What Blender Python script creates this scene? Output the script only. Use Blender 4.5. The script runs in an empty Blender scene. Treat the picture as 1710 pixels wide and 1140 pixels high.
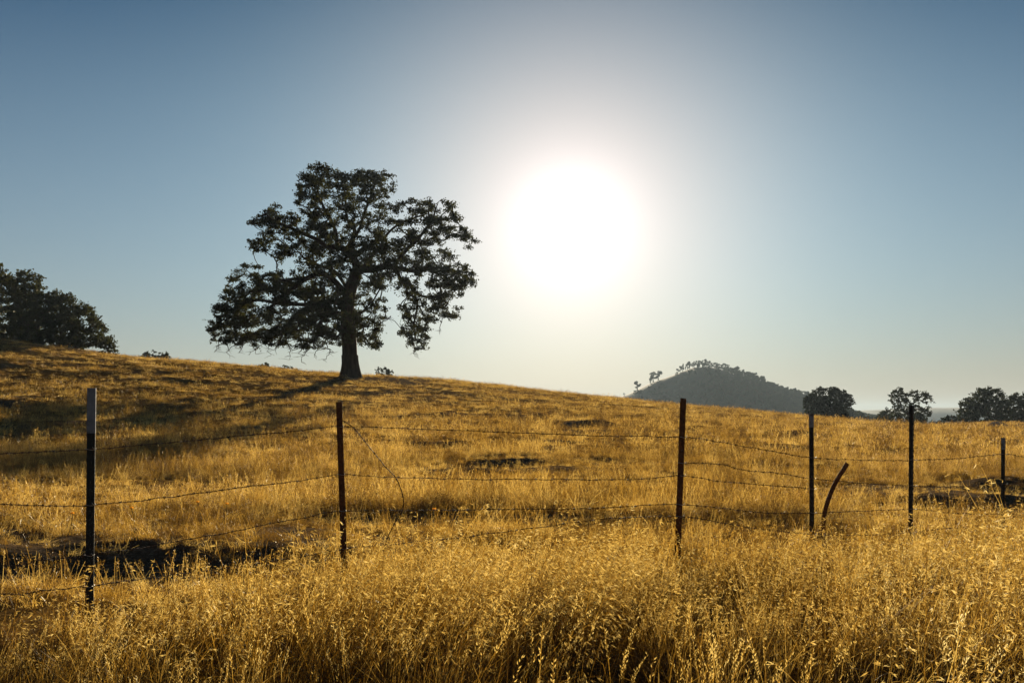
import bpy, math, random
import numpy as np

# ------------------------------------------------------------------ camera
F = 1662.5                      # focal length in photo pixels (35 mm lens)
EYE = 1.5
scene = bpy.context.scene
COL = scene.collection
cam_data = bpy.data.cameras.new('camera')
cam = bpy.data.objects.new('camera', cam_data)
COL.objects.link(cam)
cam.location = (0, 0, EYE)
cam.rotation_euler = (math.radians(90), 0, 0)
cam_data.sensor_width = 36
cam_data.lens = 36 * F / 1710
cam_data.shift_y = 120 / 1710
cam_data.clip_start = 0.05
cam_data.clip_end = 30000
scene.camera = cam

# ------------------------------------------------------------------ sky and sun
SUN_U, SUN_V = (955 - 855) / F, (690 - 375) / F
AZ = math.atan(SUN_U)
EL = math.atan(SUN_V / math.hypot(1, SUN_U))
SD = np.array([SUN_U, 1, SUN_V]); SD = SD / np.linalg.norm(SD)
SUN_STRENGTH = 5.0
SKY_STRENGTH = 0.051
EXPOSURE = 0.98

world = bpy.data.worlds.new('World')
scene.world = world
world.use_nodes = True
nt = world.node_tree
nt.nodes.clear()
def N(t, kind, **kw):
    n = t.nodes.new(kind)
    for k, v in kw.items():
        setattr(n, k, v)
    return n
def M1(t, op, a, b=None, c=None):
    n = t.nodes.new('ShaderNodeMath'); n.operation = op
    for i, v in enumerate((a, b, c)):
        if v is None: continue
        if hasattr(v, 'links'): t.links.new(v, n.inputs[i])
        else: n.inputs[i].default_value = v
    return n.outputs[0]
sky = N(nt, 'ShaderNodeTexSky', sky_type='NISHITA', sun_disc=False, sun_elevation=EL, sun_rotation=AZ,
        altitude=0, air_density=1.0, dust_density=0.0, ozone_density=3.0)
skyfix = N(nt, 'ShaderNodeMix', data_type='RGBA', blend_type='MULTIPLY')
skyfix.inputs['Factor'].default_value = 1.0
# late-summer air: the clear sky deepens with height and greys towards the horizon (a function of real elevation)
sky_tc = N(nt, 'ShaderNodeTexCoord'); sky_sep = N(nt, 'ShaderNodeSeparateXYZ')
nt.links.new(sky_tc.outputs['Generated'], sky_sep.inputs[0])
zc = M1(nt, 'MINIMUM', M1(nt, 'MAXIMUM', sky_sep.outputs['Z'], 0.0), 0.39)
SKY_POLY = [(0.49, 4.8, -14.7), (0.42, 3.45, -9.6), (0.52, 1.6, -4.9)]
cmb = N(nt, 'ShaderNodeCombineColor')
for i, (c0, c1, c2) in enumerate(SKY_POLY):
    nt.links.new(M1(nt, 'ADD', M1(nt, 'MULTIPLY', zc, M1(nt, 'ADD', M1(nt, 'MULTIPLY', zc, c2), c1)), c0), cmb.inputs[i])
nt.links.new(cmb.outputs[0], skyfix.inputs['B'])
nt.links.new(sky.outputs[0], skyfix.inputs['A'])
bg = N(nt, 'ShaderNodeBackground'); bg.inputs['Strength'].default_value = SKY_STRENGTH
nt.links.new(skyfix.outputs['Result'], bg.inputs['Color'])
# the bright aureole that thin summer haze puts round the sun (a function of the real angle to the sun)
tc = N(nt, 'ShaderNodeTexCoord')
dot = N(nt, 'ShaderNodeVectorMath', operation='DOT_PRODUCT')
nt.links.new(tc.outputs['Generated'], dot.inputs[0]); dot.inputs[1].default_value = tuple(SD)
ang = M1(nt, 'MULTIPLY', M1(nt, 'ARCCOSINE', M1(nt, 'MINIMUM', dot.outputs['Value'], 0.999999)), 180 / math.pi)
GLOW = [  # (radius in degrees, power, peak, colour)
    (2.6, 1.4, 0.40, (0.80, 0.85, 0.95)),
    (8.1, 1.5, 0.36, (1.0, 0.42, 0.18)),
    (13.6, 1.6, 0.205, (0.67, 0.96, 0.84)),
]
prev = bg.outputs[0]
for rad, pw, peak, colr in GLOW:
    e = M1(nt, 'MULTIPLY', M1(nt, 'EXPONENT', M1(nt, 'MULTIPLY', M1(nt, 'POWER', M1(nt, 'DIVIDE', ang, rad), pw), -1.0)), peak)
    b = N(nt, 'ShaderNodeBackground'); b.inputs['Color'].default_value = (*colr, 1)
    nt.links.new(e, b.inputs['Strength'])
    a = N(nt, 'ShaderNodeAddShader')
    nt.links.new(prev, a.inputs[0]); nt.links.new(b.outputs[0], a.inputs[1])
    prev = a.outputs[0]
wo = N(nt, 'ShaderNodeOutputWorld')
nt.links.new(prev, wo.inputs['Surface'])

sun_data = bpy.data.lights.new('sun', 'SUN')
sun_data.energy = SUN_STRENGTH
sun_data.angle = math.radians(0.53)
sun_data.color = (1.0, 0.86, 0.62)
sun = bpy.data.objects.new('sun', sun_data)
COL.objects.link(sun)
sun.location = (30, 200, 120)
from mathutils import Vector
sun.rotation_euler = Vector(tuple(SD)).to_track_quat('Z', 'Y').to_euler()

vs = scene.view_settings
vs.view_transform = 'Standard'; vs.look = 'None'; vs.exposure = EXPOSURE; vs.gamma = 1.0; vs.use_curve_mapping = False
cy = scene.cycles
cy.max_bounces = 7; cy.diffuse_bounces = 3; cy.glossy_bounces = 2; cy.transmission_bounces = 5
cy.volume_bounces = 0; cy.transparent_max_bounces = 8
cy.use_denoising = True
cy.denoiser = 'OPENIMAGEDENOISE'; cy.denoising_input_passes = 'RGB_ALBEDO_NORMAL'; cy.denoising_prefilter = 'ACCURATE'
cy.use_fast_gi = False
cy.sample_clamp_indirect = 8

# ------------------------------------------------------------------ helpers
def P(px, py, Y):
    """world point seen at photo pixel (px, py) at distance Y"""
    return np.array([(px - 855) / F * Y, Y, EYE + (690 - py) / F * Y])

def hsh(ix, iy, s):
    n = (ix * 374761393 + iy * 668265263 + s * 1442695041) & 0xffffffff
    n = ((n ^ (n >> 13)) * 1274126177) & 0xffffffff
    return ((n ^ (n >> 16)) & 0xffff) / 65535.0
def vnoise(x, y, s=0):
    x = np.asarray(x, float); y = np.asarray(y, float)
    ix = np.floor(x).astype(np.int64); iy = np.floor(y).astype(np.int64)
    fx = x - ix; fy = y - iy
    fx = fx * fx * (3 - 2 * fx); fy = fy * fy * (3 - 2 * fy)
    a = hsh(ix, iy, s); b = hsh(ix + 1, iy, s); c = hsh(ix, iy + 1, s); d = hsh(ix + 1, iy + 1, s)
    return (a * (1 - fx) + b * fx) * (1 - fy) + (c * (1 - fx) + d * fx) * fy * 1.0
def fbm(x, y, s=0, o=4):
    r = 0; a = 0.5; t = 0
    for i in range(o):
        r = r + a * (vnoise(x, y, s + i * 17) - 0.5); t += a; a *= 0.5
        x = x * 2.03 + 5.1; y = y * 2.03 + 1.7
    return r / t * 2          # about -1..1
def sst(a, b, x):
    t = np.clip((x - a) / (b - a), 0, 1)
    return t * t * (3 - 2 * t)

class Geo:
    """collects polygons and makes one mesh"""
    def __init__(s): s.v = []; s.n = 0; s.loops = []; s.sizes = []
    def add(s, verts, faces):
        verts = np.asarray(verts, float).reshape(-1, 3)
        s.v.append(verts)
        for f in faces:
            s.loops.append(np.asarray(f) + s.n); s.sizes.append(len(f))
        s.n += len(verts)
    def add_many(s, verts, nper, face_templates):
        """verts (K*nper,3); each template is a list of indices in 0..nper-1"""
        verts = np.asarray(verts, float).reshape(-1, 3); K = len(verts) // nper
        s.v.append(verts)
        base = s.n + np.arange(K) * nper
        for t in face_templates:
            idx = base[:, None] + np.asarray(t)[None, :]
            s.loops.append(idx.reshape(-1)); s.sizes.extend([len(t)] * K)
        s.n += len(verts)
    def mesh(s, name, mat, smooth=False, loc=None):
        me = bpy.data.meshes.new(name)
        V = np.concatenate(s.v) if s.v else np.zeros((0, 3))
        if loc is not None: V = V - np.asarray(loc)
        L = np.concatenate(s.loops).astype(np.int32); S = np.asarray(s.sizes, np.int32)
        me.vertices.add(len(V)); me.vertices.foreach_set('co', V.astype(np.float32).ravel())
        me.loops.add(len(L)); me.loops.foreach_set('vertex_index', L)
        me.polygons.add(len(S))
        st = np.concatenate([[0], np.cumsum(S)[:-1]]).astype(np.int32)
        me.polygons.foreach_set('loop_start', st)
        me.polygons.foreach_set('loop_total', S)
        me.polygons.foreach_set('use_smooth', np.full(len(S), smooth))
        me.update(calc_edges=True)
        me.validate()
        for m in (mat if isinstance(mat, (list, tuple)) else [mat]): me.materials.append(m)
        return me
    def build(s, name, mat, parent=None, smooth=False, loc=None):
        if loc is None: loc = (0, 0, 0)
        o = bpy.data.objects.new(name, s.mesh(name, mat, smooth, loc))
        COL.objects.link(o)
        if parent is not None: o.parent = parent
        else: o.location = tuple(loc)
        return o

def tag(o, label=None, cat=None, group=None, kind=None):
    if label: o['label'] = label
    if cat: o['category'] = cat
    if group: o['group'] = group
    if kind: o['kind'] = kind
    return o
def empty(name, loc):
    o = bpy.data.objects.new(name, None); COL.objects.link(o); o.location = tuple(loc)
    o.empty_display_size = 0.2
    return o
def tube(g, pts, rad, sides=6, cap=True, flat=1.0, twist=0.0):
    pts = np.asarray(pts, float); n = len(pts)
    rad = np.broadcast_to(np.asarray(rad, float), (n,))
    t = np.gradient(pts, axis=0); t /= np.linalg.norm(t, axis=1)[:, None] + 1e-9
    ref = np.array([0.0, 0, 1]) if abs(t[0][2]) < 0.8 else np.array([1.0, 0, 0])
    a = np.cross(t[0], ref); a /= np.linalg.norm(a)
    V = []
    for i in range(n):
        a = a - t[i] * np.dot(a, t[i]); a /= np.linalg.norm(a) + 1e-9
        b = np.cross(t[i], a)
        for k in range(sides):
            w = 2 * math.pi * k / sides + twist * i
            V.append(pts[i] + rad[i] * (math.cos(w) * a + math.sin(w) * b * flat))
    Fc = []
    for i in range(n - 1):
        for k in range(sides):
            k2 = (k + 1) % sides
            Fc.append((i * sides + k, i * sides + k2, (i + 1) * sides + k2, (i + 1) * sides + k))
    if cap:
        Fc.append(tuple(range(sides))[::-1]); Fc.append(tuple((n - 1) * sides + k for k in range(sides)))
    g.add(V, Fc)
def spline(pts, n):
    """Catmull-Rom through the points"""
    p = np.asarray(pts, float)
    p = np.vstack([2 * p[0] - p[1], p, 2 * p[-1] - p[-2]])
    out = []
    for i in range(1, len(p) - 2):
        for t in np.linspace(0, 1, n, endpoint=False):
            out.append(0.5 * ((2 * p[i]) + (-p[i - 1] + p[i + 1]) * t + (2 * p[i - 1] - 5 * p[i] + 4 * p[i + 1] - p[i + 2]) * t * t
                              + (-p[i - 1] + 3 * p[i] - 3 * p[i + 1] + p[i + 2]) * t ** 3))
    out.append(p[-2])
    return np.array(out)

# ------------------------------------------------------------------ materials
def new_mat(name):
    m = bpy.data.materials.new(name); m.use_nodes = True
    t = m.node_tree; t.nodes.clear()
    out = N(t, 'ShaderNodeOutputMaterial')
    return m, t, out
def noise(t, scale, detail=4, rough=0.55, vec=None, stretch=None):
    n = N(t, 'ShaderNodeTexNoise'); n.inputs['Scale'].default_value = scale
    n.inputs['Detail'].default_value = detail; n.inputs['Roughness'].default_value = rough
    if vec is None:
        g = N(t, 'ShaderNodeNewGeometry'); vec = g.outputs['Position']
    if stretch:
        mp = N(t, 'ShaderNodeMapping'); mp.inputs['Scale'].default_value = stretch
        t.links.new(vec, mp.inputs['Vector']); vec = mp.outputs[0]
    t.links.new(vec, n.inputs['Vector'])
    return n.outputs['Fac']
def ramp(t, fac, stops):
    r = N(t, 'ShaderNodeValToRGB')
    e = r.color_ramp.elements
    while len(e) < len(stops): e.new(0.5)
    for i, (p, c) in enumerate(stops):
        e[i].position = p; e[i].color = (*c, 1)
    t.links.new(fac, r.inputs['Fac'])
    return r.outputs['Color']
def mixc(t, f, a, b, mode='MIX'):
    n = N(t, 'ShaderNodeMix', data_type='RGBA', blend_type=mode)
    for k, v in (('Factor', f), ('A', a), ('B', b)):
        if hasattr(v, 'links'): t.links.new(v, n.inputs[k])
        elif k == 'Factor': n.inputs[k].default_value = v
        else: n.inputs[k].default_value = (*v, 1)
    return n.outputs['Result']

def leafy(name, stops, trans=0.5, per_inst=True, patch=0.35, gloss=0.05, rough=0.4, trans_gain=1.0, trans_tint=(1, 1, 1), fine=30):
    """thin dry or green plant matter: diffuse, light shining through, a little sheen"""
    m, t, out = new_mat(name)
    oi = N(t, 'ShaderNodeObjectInfo')
    f1 = noise(t, patch, 3)
    f2 = noise(t, fine, 1)
    f = M1(t, 'ADD', M1(t, 'MULTIPLY', f1, 0.55), M1(t, 'MULTIPLY', f2, 0.3))
    if per_inst: f = M1(t, 'ADD', f, M1(t, 'MULTIPLY', M1(t, 'SUBTRACT', oi.outputs['Random'], 0.5), 0.35))
    c = ramp(t, f, stops)
    d = N(t, 'ShaderNodeBsdfDiffuse'); t.links.new(c, d.inputs['Color'])
    tr = N(t, 'ShaderNodeBsdfTranslucent'); t.links.new(mixc(t, 1.0, c, trans_tint, 'MULTIPLY'), tr.inputs['Color'])
    mx = N(t, 'ShaderNodeMixShader'); mx.inputs[0].default_value = trans
    t.links.new(d.outputs[0], mx.inputs[1]); t.links.new(tr.outputs[0], mx.inputs[2])
    gl = N(t, 'ShaderNodeBsdfGlossy'); gl.inputs['Roughness'].default_value = rough
    gl.inputs['Color'].default_value = (1, 0.93, 0.8, 1)
    m2 = N(t, 'ShaderNodeMixShader'); m2.inputs[0].default_value = gloss
    t.links.new(mx.outputs[0], m2.inputs[1]); t.links.new(gl.outputs[0], m2.inputs[2])
    t.links.new(m2.outputs[0], out.inputs['Surface'])
    return m

def simple(name, stops, scale=8, rough=0.8, bump=0.0, bscale=40, metal=0.0, stretch=None, spec=0.3):
    m, t, out = new_mat(name)
    b = N(t, 'ShaderNodeBsdfPrincipled')
    t.links.new(ramp(t, noise(t, scale, 5, 0.6, stretch=stretch), stops), b.inputs['Base Color'])
    b.inputs['Roughness'].default_value = rough; b.inputs['Metallic'].default_value = metal
    b.inputs['Specular IOR Level'].default_value = spec
    if bump:
        bp = N(t, 'ShaderNodeBump'); bp.inputs['Strength'].default_value = bump; bp.inputs['Distance'].default_value = 0.02
        t.links.new(noise(t, bscale, 4, stretch=stretch), bp.inputs['Height']); t.links.new(bp.outputs[0], b.inputs['Normal'])
    t.links.new(b.outputs[0], out.inputs['Surface'])
    return m

MAT = {}
MAT['stem'] = leafy('straw_stem', [(0.30, (0.12, 0.055, 0.006)), (0.48, (0.37, 0.195, 0.020)), (0.68, (0.74, 0.49, 0.12))], 0.6, gloss=0.035, rough=0.5, patch=0.8)
MAT['husk'] = leafy('oat_husk', [(0.2, (0.50, 0.31, 0.06)), (0.5, (0.78, 0.55, 0.15)), (0.8, (0.92, 0.78, 0.38))], 0.62, gloss=0.07, rough=0.5, patch=0.8)
MAT['thatch'] = leafy('shade_dark_thatch', [(0.2, (0.05, 0.028, 0.010)), (0.5, (0.12, 0.065, 0.020)), (0.8, (0.25, 0.15, 0.05))], 0.2, gloss=0.02)  # thatch coloured extra dark, putting the shade low among the stalks into it
MAT['hill_grass'] = leafy('dry_hill_grass', [(0.35, (0.14, 0.070, 0.010)), (0.46, (0.48, 0.265, 0.030)), (0.60, (0.86, 0.58, 0.15))], 0.58, patch=0.45, gloss=0.07, fine=4)
MAT['oak_leaf'] = leafy('oak_leaf', [(0.2, (0.020, 0.022, 0.005)), (0.5, (0.045, 0.044, 0.009)), (0.8, (0.095, 0.080, 0.016))], 0.5, per_inst=False, patch=0.9, gloss=0.03, fine=6)
MAT['far_leaf'] = leafy('far_tree_leaf', [(0.2, (0.016, 0.020, 0.007)), (0.5, (0.030, 0.036, 0.012)), (0.8, (0.050, 0.052, 0.018))], 0.3, per_inst=True, patch=0.2, gloss=0.02, fine=2)
MAT['bark'] = simple('oak_bark', [(0.3, (0.028, 0.017, 0.010)), (0.7, (0.085, 0.055, 0.034))], 3, 0.95, 0.9, 14, stretch=(1, 1, 0.25))
MAT['weed'] = leafy('grey_green_weed', [(0.2, (0.05, 0.06, 0.04)), (0.5, (0.10, 0.12, 0.08)), (0.8, (0.18, 0.20, 0.14))], 0.25, gloss=0.03)
MAT['petal'] = leafy('orange_petal', [(0.2, (0.7, 0.28, 0.02)), (0.8, (0.85, 0.42, 0.04))], 0.5, per_inst=False)
MAT['rock'] = simple('lichen_rock', [(0.3, (0.07, 0.066, 0.06)), (0.7, (0.16, 0.15, 0.135))], 1.5, 0.9, 0.8, 6)
MAT['dark_steel'] = simple('dark_green_post_paint', [(0.35, (0.010, 0.012, 0.010)), (0.7, (0.035, 0.028, 0.020))], 25, 0.6, 0.3, 120)
MAT['rust_steel'] = simple('rusted_post_steel', [(0.3, (0.055, 0.020, 0.008)), (0.7, (0.17, 0.065, 0.022))], 30, 0.85, 0.5, 150)
MAT['white_tip'] = simple('weathered_white_paint', [(0.36, (0.09, 0.07, 0.055)), (0.46, (0.17, 0.17, 0.18)), (0.8, (0.25, 0.26, 0.28))], 22, 0.6, 0.2, 90)
MAT['wire'] = simple('rusty_barbed_wire', [(0.3, (0.05, 0.025, 0.012)), (0.7, (0.11, 0.055, 0.028))], 40, 0.75, 0, 1, metal=0.0)
MAT['clip'] = simple('bright_wire_clip', [(0.3, (0.25, 0.23, 0.20)), (0.7, (0.42, 0.39, 0.34))], 40, 0.5, 0, 1, metal=0.3)
MAT['old_wood'] = simple('weathered_post_wood', [(0.3, (0.05, 0.04, 0.03)), (0.7, (0.12, 0.095, 0.07))], 12, 0.9, 0.5, 40)

def ground_mat():
    m, t, out = new_mat('dry_grassland_ground')
    b = N(t, 'ShaderNodeBsdfDiffuse')
    at = N(t, 'ShaderNodeAttribute'); at.attribute_name = 'dirt'
    big = noise(t, 0.12, 4)
    fine = noise(t, 9, 6, 0.7)
    straw = ramp(t, M1(t, 'ADD', M1(t, 'MULTIPLY', big, 0.5), M1(t, 'MULTIPLY', fine, 0.5)),
                 [(0.3, (0.085, 0.045, 0.015)), (0.5, (0.19, 0.105, 0.032)), (0.7, (0.30, 0.185, 0.065))])
    soil = ramp(t, fine, [(0.3, (0.06, 0.042, 0.024)), (0.55, (0.15, 0.10, 0.058)), (0.7, (0.30, 0.23, 0.15))])
    f = M1(t, 'MULTIPLY', at.outputs['Fac'], M1(t, 'ADD', 0.6, M1(t, 'MULTIPLY', noise(t, 3, 4), 0.8)))
    cl = N(t, 'ShaderNodeClamp'); t.links.new(f, cl.inputs[0])
    t.links.new(mixc(t, cl.outputs[0], straw, soil), b.inputs['Color'])
    bp = N(t, 'ShaderNodeBump'); bp.inputs['Strength'].default_value = 1.0; bp.inputs['Distance'].default_value = 0.06
    t.links.new(noise(t, 14, 6, 0.7), bp.inputs['Height']); t.links.new(bp.outputs[0], b.inputs['Normal'])
    t.links.new(b.outputs[0], out.inputs['Surface'])
    return m
MAT['ground'] = ground_mat()

# ------------------------------------------------------------------ terrain
YR = 95.0
ridge_px = np.array([-1500, -700, -300, -100, 0, 100, 200, 300, 400, 500, 585, 700, 800, 900, 1000, 1050, 1150, 1250, 1340, 1420, 1500, 1560, 1640, 1710, 2100, 3000], float)
ridge_py = np.array([430, 490, 535, 556, 569, 581, 593, 601, 610, 619, 625, 631, 640, 651, 662, 667, 677, 685, 694, 702, 711, 715, 722, 726, 730, 738], float)
RX = (ridge_px - 855) / F * YR
RZ = (690 - ridge_py) / F * YR
PY_ = np.array([-400, 0, 13, 22, 30, 38, 48, 60, 72, 85, 97, 104, 112, 125, 150, 200, 300, 600, 9000])
PT_ = np.array([0, 0, 0.0, 0.004, 0.020, 0.050, 0.12, 0.26, 0.46, 0.76, 1.0, 1.07, 1.08, 1.0, 0.75, 0.1, 0, 0, 0])
def smooth_interp(x, xs, ys):
    """monotone-ish cubic (Catmull-Rom tangents)"""
    xs = np.asarray(xs, float); ys = np.asarray(ys, float)
    d = np.diff(ys) / np.diff(xs)
    m = np.zeros(len(xs)); m[1:-1] = np.where(d[1:] * d[:-1] > 0, 2 * d[1:] * d[:-1] / (d[1:] + d[:-1] + 1e-12), 0)
    m[0] = d[0]; m[-1] = d[-1]
    x = np.clip(x, xs[0], xs[-1])
    i = np.clip(np.searchsorted(xs, x) - 1, 0, len(xs) - 2)
    h = xs[i + 1] - xs[i]; t = (x - xs[i]) / h
    return ((2 * t ** 3 - 3 * t ** 2 + 1) * ys[i] + (t ** 3 - 2 * t ** 2 + t) * h * m[i]
            + (-2 * t ** 3 + 3 * t ** 2) * ys[i + 1] + (t ** 3 - t ** 2) * h * m[i + 1])
# little cut banks whose steep face looks at the camera: x0, x1, y at x0, y at x1, height, run, decay length
BANKS = [
    (-9.0, -0.7, 7.3, 9.2, 0.14, 0.8, 4.0),
    (-2.6, 2.2, 20.2, 22.0, 0.07, 0.8, 4.0),
    (-3.5, 1.4, 23.6, 24.6, 0.08, 0.7, 4.0),
    (-1.5, 3.4, 25.8, 26.6, 0.08, 0.6, 3.0),
    (-4.0, 0.5, 28.6, 29.2, 0.09, 0.8, 3.0),
    (3.5, 8.5, 22.6, 23.6, 0.08, 0.7, 3.0),
    (0.1, 1.9, 17.2, 17.6, 0.09, 0.7, 3.0),
    (5.0, 12.0, 14.9, 16.7, 0.19, 0.9, 4.0),
    (6.6, 12.5, 17.6, 18.6, 0.20, 0.9, 4.0),
    (2.2, 6.0, 52, 54, 0.30, 1.6, 8.0),
    (-34, -29, 62, 60, 0.3, 2.0, 9.0),
    (-6.5, -3.2, 58, 57, 0.35, 1.5, 7.0),
    (-4.0, -1.0, 33, 33.4, 0.22, 1.2, 5.0),
    (11.5, 15.5, 44, 46, 0.18, 1.6, 7.0),
    (17, 24, 60, 62, 0.16, 2.0, 8.0),
    (3.0, 4.2, 20.0, 20.3, 0.16, 0.6, 2.5),
    (8.0, 10.2, 33, 33.5, 0.14, 1.2, 5.0),
]
# trampled bare patches: centre and half sizes
DIRT = [(-0.6, 22.0, 3.4, 2.4), (1.2, 18.0, 1.5, 1.2), (8.2, 17.2, 4.2, 1.9), (-3.2, 9.6, 3.2, 1.0), (-11.5, 93, 4.0, 6.0), (-0.8, 12.2, 2.2, 0.7), (3.4, 25, 2.0, 1.6), (-7.5, 30, 3.0, 1.6), (5.5, 38, 3.0, 2.0), (55.6, 110, 4.0, 5.0)]
def bank_terms(X, Y):
    z = np.zeros_like(X); d = np.zeros_like(X)
    for k, (x0, x1, y0, y1, h, w, L) in enumerate(BANKS):
        t = (X - x0) / (x1 - x0)
        wob = 0.5 * w * fbm(X / w * 0.9, Y * 0 + k * 7.7, 90 + k, 3)
        yb = y0 + (y1 - y0) * t + wob
        e = 0.25 * (x1 - x0)
        fx = sst(x0 - 0.2 * e, x0 + e, X) * (1 - sst(x1 - e, x1 + 0.2 * e, X)) * (0.25 + 0.75 * sst(-0.45, 0.05, fbm(X / (w * 2.2) + k, Y / 3.0, 120 + k, 3)))
        s = (Y - yb) / w
        z += h * fx * sst(-0.5, 0.5, s) * np.exp(-np.clip(Y - yb, 0, None) / L)
        z -= 0.25 * h * fx * np.exp(-((s + 0.9) / 0.7) ** 2)
        d = np.maximum(d, fx * np.exp(-(np.clip(np.abs(s + 0.15) - 0.5, 0, None) / 0.45) ** 2))
    return z, d
def ground_z(X, Y, want_dirt=False):
    X = np.asarray(X, float); Y = np.asarray(Y, float)
    base = -1.30 - 0.10 * sst(5, 0, Y) - 0.17 * sst(2.5, 8, X) * sst(40, 14, Y) + 0.04 * sst(-2, -5, X)
    zr = smooth_interp(np.clip(X, RX[0], RX[-1]), RX, RZ)
    t = smooth_interp(Y, PY_, PT_)
    z = base + t * (zr - base)
    # beyond the ridge the land falls to a broad valley
    z = z - 11 * sst(112, 240, Y) * (1 - 0.97 * np.exp(-((X - 66) / 30) ** 2) * np.exp(-((Y - 130) / 42) ** 2)) - 18 * sst(240, 900, Y)
    # second knoll at the right
    z = z + 0.95 * np.exp(-((X - 72) / 20) ** 2) * np.exp(-((Y - 136) / 20) ** 2)
    z = z + 0.35 * np.exp(-((X - 50) / 5) ** 2) * np.exp(-((Y - 104) / 7) ** 2)
    amp = 0.04 + 0.10 * sst(8, 30, Y) + 0.08 * sst(35, 60, Y) - 0.13 * sst(70, 95, Y) + 0.1 * sst(120, 160, Y)
    lam = 1.8 + 3.5 * sst(15, 70, Y)
    z = z + amp * fbm(X / 5.5 + 3, Y / 3.2, 3, 4) + (0.05 + 0.05 * sst(14, 50, Y)) * fbm(X / (1.1 + 0.5 * sst(20, 80, Y)), Y / 0.9, 8, 3) * sst(6, 14, Y) * (1 - sst(120, 260, Y))
    z = z + 6 * fbm(X / 260, Y / 260, 44, 3) * sst(260, 700, Y)
    bz, bd = bank_terms(X, Y)
    z = z + bz + 0.05 * bd * fbm(X / 0.38, Y / 0.30, 51, 3) * (1 - sst(30, 60, Y))
    if want_dirt:
        extra = sst(0.16, 0.50, fbm(X / 3.6, Y / 1.9, 61, 4)) * sst(8.5, 13, Y) * 0.75
        for (cx, cy, rx, ry) in DIRT:
            q = ((X - cx) / rx) ** 2 + ((Y - cy) / ry) ** 2 + 0.7 * fbm(X / (0.35 * rx), Y / (0.3 * ry), 64, 4)
            extra = np.maximum(extra, 0.9 * (1 - sst(0.45, 1.1, q)))
        return z + EYE, np.clip(np.maximum(bd, extra), 0, 1)
    return z + EYE

# nudge the ridge until its skyline, bumps included, runs where it should
_Y = np.linspace(55, 132, 160)
for _ in range(10):
    cor = np.zeros(len(ridge_px))
    for i in range(len(ridge_px)):
        if ridge_px[i] > 1600 or ridge_px[i] < -350: continue
        uu = (ridge_px[i] - 855) / F
        cor[i] = (690 - ridge_py[i]) / F * YR - ((ground_z(uu * _Y, _Y) - EYE) / _Y).max() * YR
    cor[1:-1] = 0.25 * cor[:-2] + 0.5 * cor[1:-1] + 0.25 * cor[2:]
    RZ += 0.5 * cor
def axis(segments):
    out = [segments[0][0]]
    for a, b, st in segments:
        n = max(1, int(round((b - a) / st)))
        out += list(a + (b - a) * (np.arange(1, n + 1) / n))
    return np.array(out)
def geo_axis(a, b, st0, k=1.18):
    out = []; x = a; s = st0; sg = 1 if b > a else -1
    while (b - x) * sg > s:
        x += sg * s; out.append(x); s *= k
    out.append(b)
    return out
xs_mid = axis([(-14, 14, 0.14)])
xs = np.array(sorted(set(geo_axis(14, 5000, 0.16, 1.035) + list(xs_mid) + [-v for v in geo_axis(14, 5000, 0.16, 1.035)])))
ys = np.array(sorted(set(list(axis([(0, 28, 0.12)])) + geo_axis(28, 8000, 0.14, 1.018) + [-v for v in geo_axis(0, 300, 0.5, 1.3)])))
GX, GY = np.meshgrid(xs, ys)
GZ, GD = ground_z(GX, GY, True)
nx, ny = len(xs), len(ys)
g = Geo()
g.v.append(np.stack([GX.ravel(), GY.ravel(), GZ.ravel()], 1))
ii = (np.arange(ny - 1)[:, None] * nx + np.arange(nx - 1)[None, :]).ravel()
g.loops.append(np.stack([ii, ii + 1, ii + nx + 1, ii + nx], 1).ravel()); g.sizes = [4] * len(ii)
terrain = g.build('terrain', MAT['ground'], smooth=True)
at = terrain.data.attributes.new('dirt', 'FLOAT', 'POINT')
at.data.foreach_set('value', GD.ravel().astype(np.float32))
tag(terrain, 'rolling hillside of dry golden grass and bare earth', kind='structure')
print('terrain', nx, ny)

# ------------------------------------------------------------------ grass tufts (models that the grass areas repeat)
rng = random.Random(7)
def ribbon(g, pts, w0, w1, face):
    pts = np.asarray(pts, float); n = len(pts)
    t = np.gradient(pts, axis=0)
    f = np.array([math.cos(face), math.sin(face), 0])
    V = []
    for i in range(n):
        s = np.cross(t[i], f); s /= np.linalg.norm(s) + 1e-9
        w = (w0 + (w1 - w0) * i / (n - 1)) / 2
        V += [pts[i] - s * w, pts[i] + s * w]
    g.add(V, [(2 * i, 2 * i + 1, 2 * i + 3, 2 * i + 2) for i in range(n - 1)])
def arc(base, h, lean, az, n=5, droop=0.0):
    out = []
    for i in range(n):
        s = i / (n - 1)
        r = lean * s ** 1.7 * h
        z = h * s * (1 - 0.18 * lean * s) - droop * h * s ** 3
        out.append((base[0] + r * math.cos(az), base[1] + r * math.sin(az), base[2] + z))
    return np.array(out)
def glume(g, p, d, L, W, roll):
    d = d / (np.linalg.norm(d) + 1e-9)
    s = np.cross(d, (math.cos(roll), math.sin(roll), 0.3)); s /= np.linalg.norm(s) + 1e-9
    u = np.cross(s, d)
    g.add([p, p + d * L * 0.4 + s * W / 2 + u * W * 0.25, p + d * L, p + d * L * 0.4 - s * W / 2 + u * W * 0.25, p + d * L * 0.42 - u * W * 0.2],
          [(0, 1, 4), (1, 2, 4), (2, 3, 4), (3, 0, 4)])
def finish_proto(gs, gh, name):
    """stems and husks in one mesh with two materials"""
    nf = len(gs.sizes)
    off = gs.n
    gs.v += gh.v
    gs.loops += [l + off for l in gh.loops]; gs.sizes += gh.sizes; gs.n += gh.n
    me = gs.mesh(name, [MAT['stem'], MAT['husk']])
    mi = np.zeros(len(gs.sizes), np.int32); mi[nf:] = 1
    me.polygons.foreach_set('material_index', mi)
    return bpy.data.objects.new(name, me)
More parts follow.
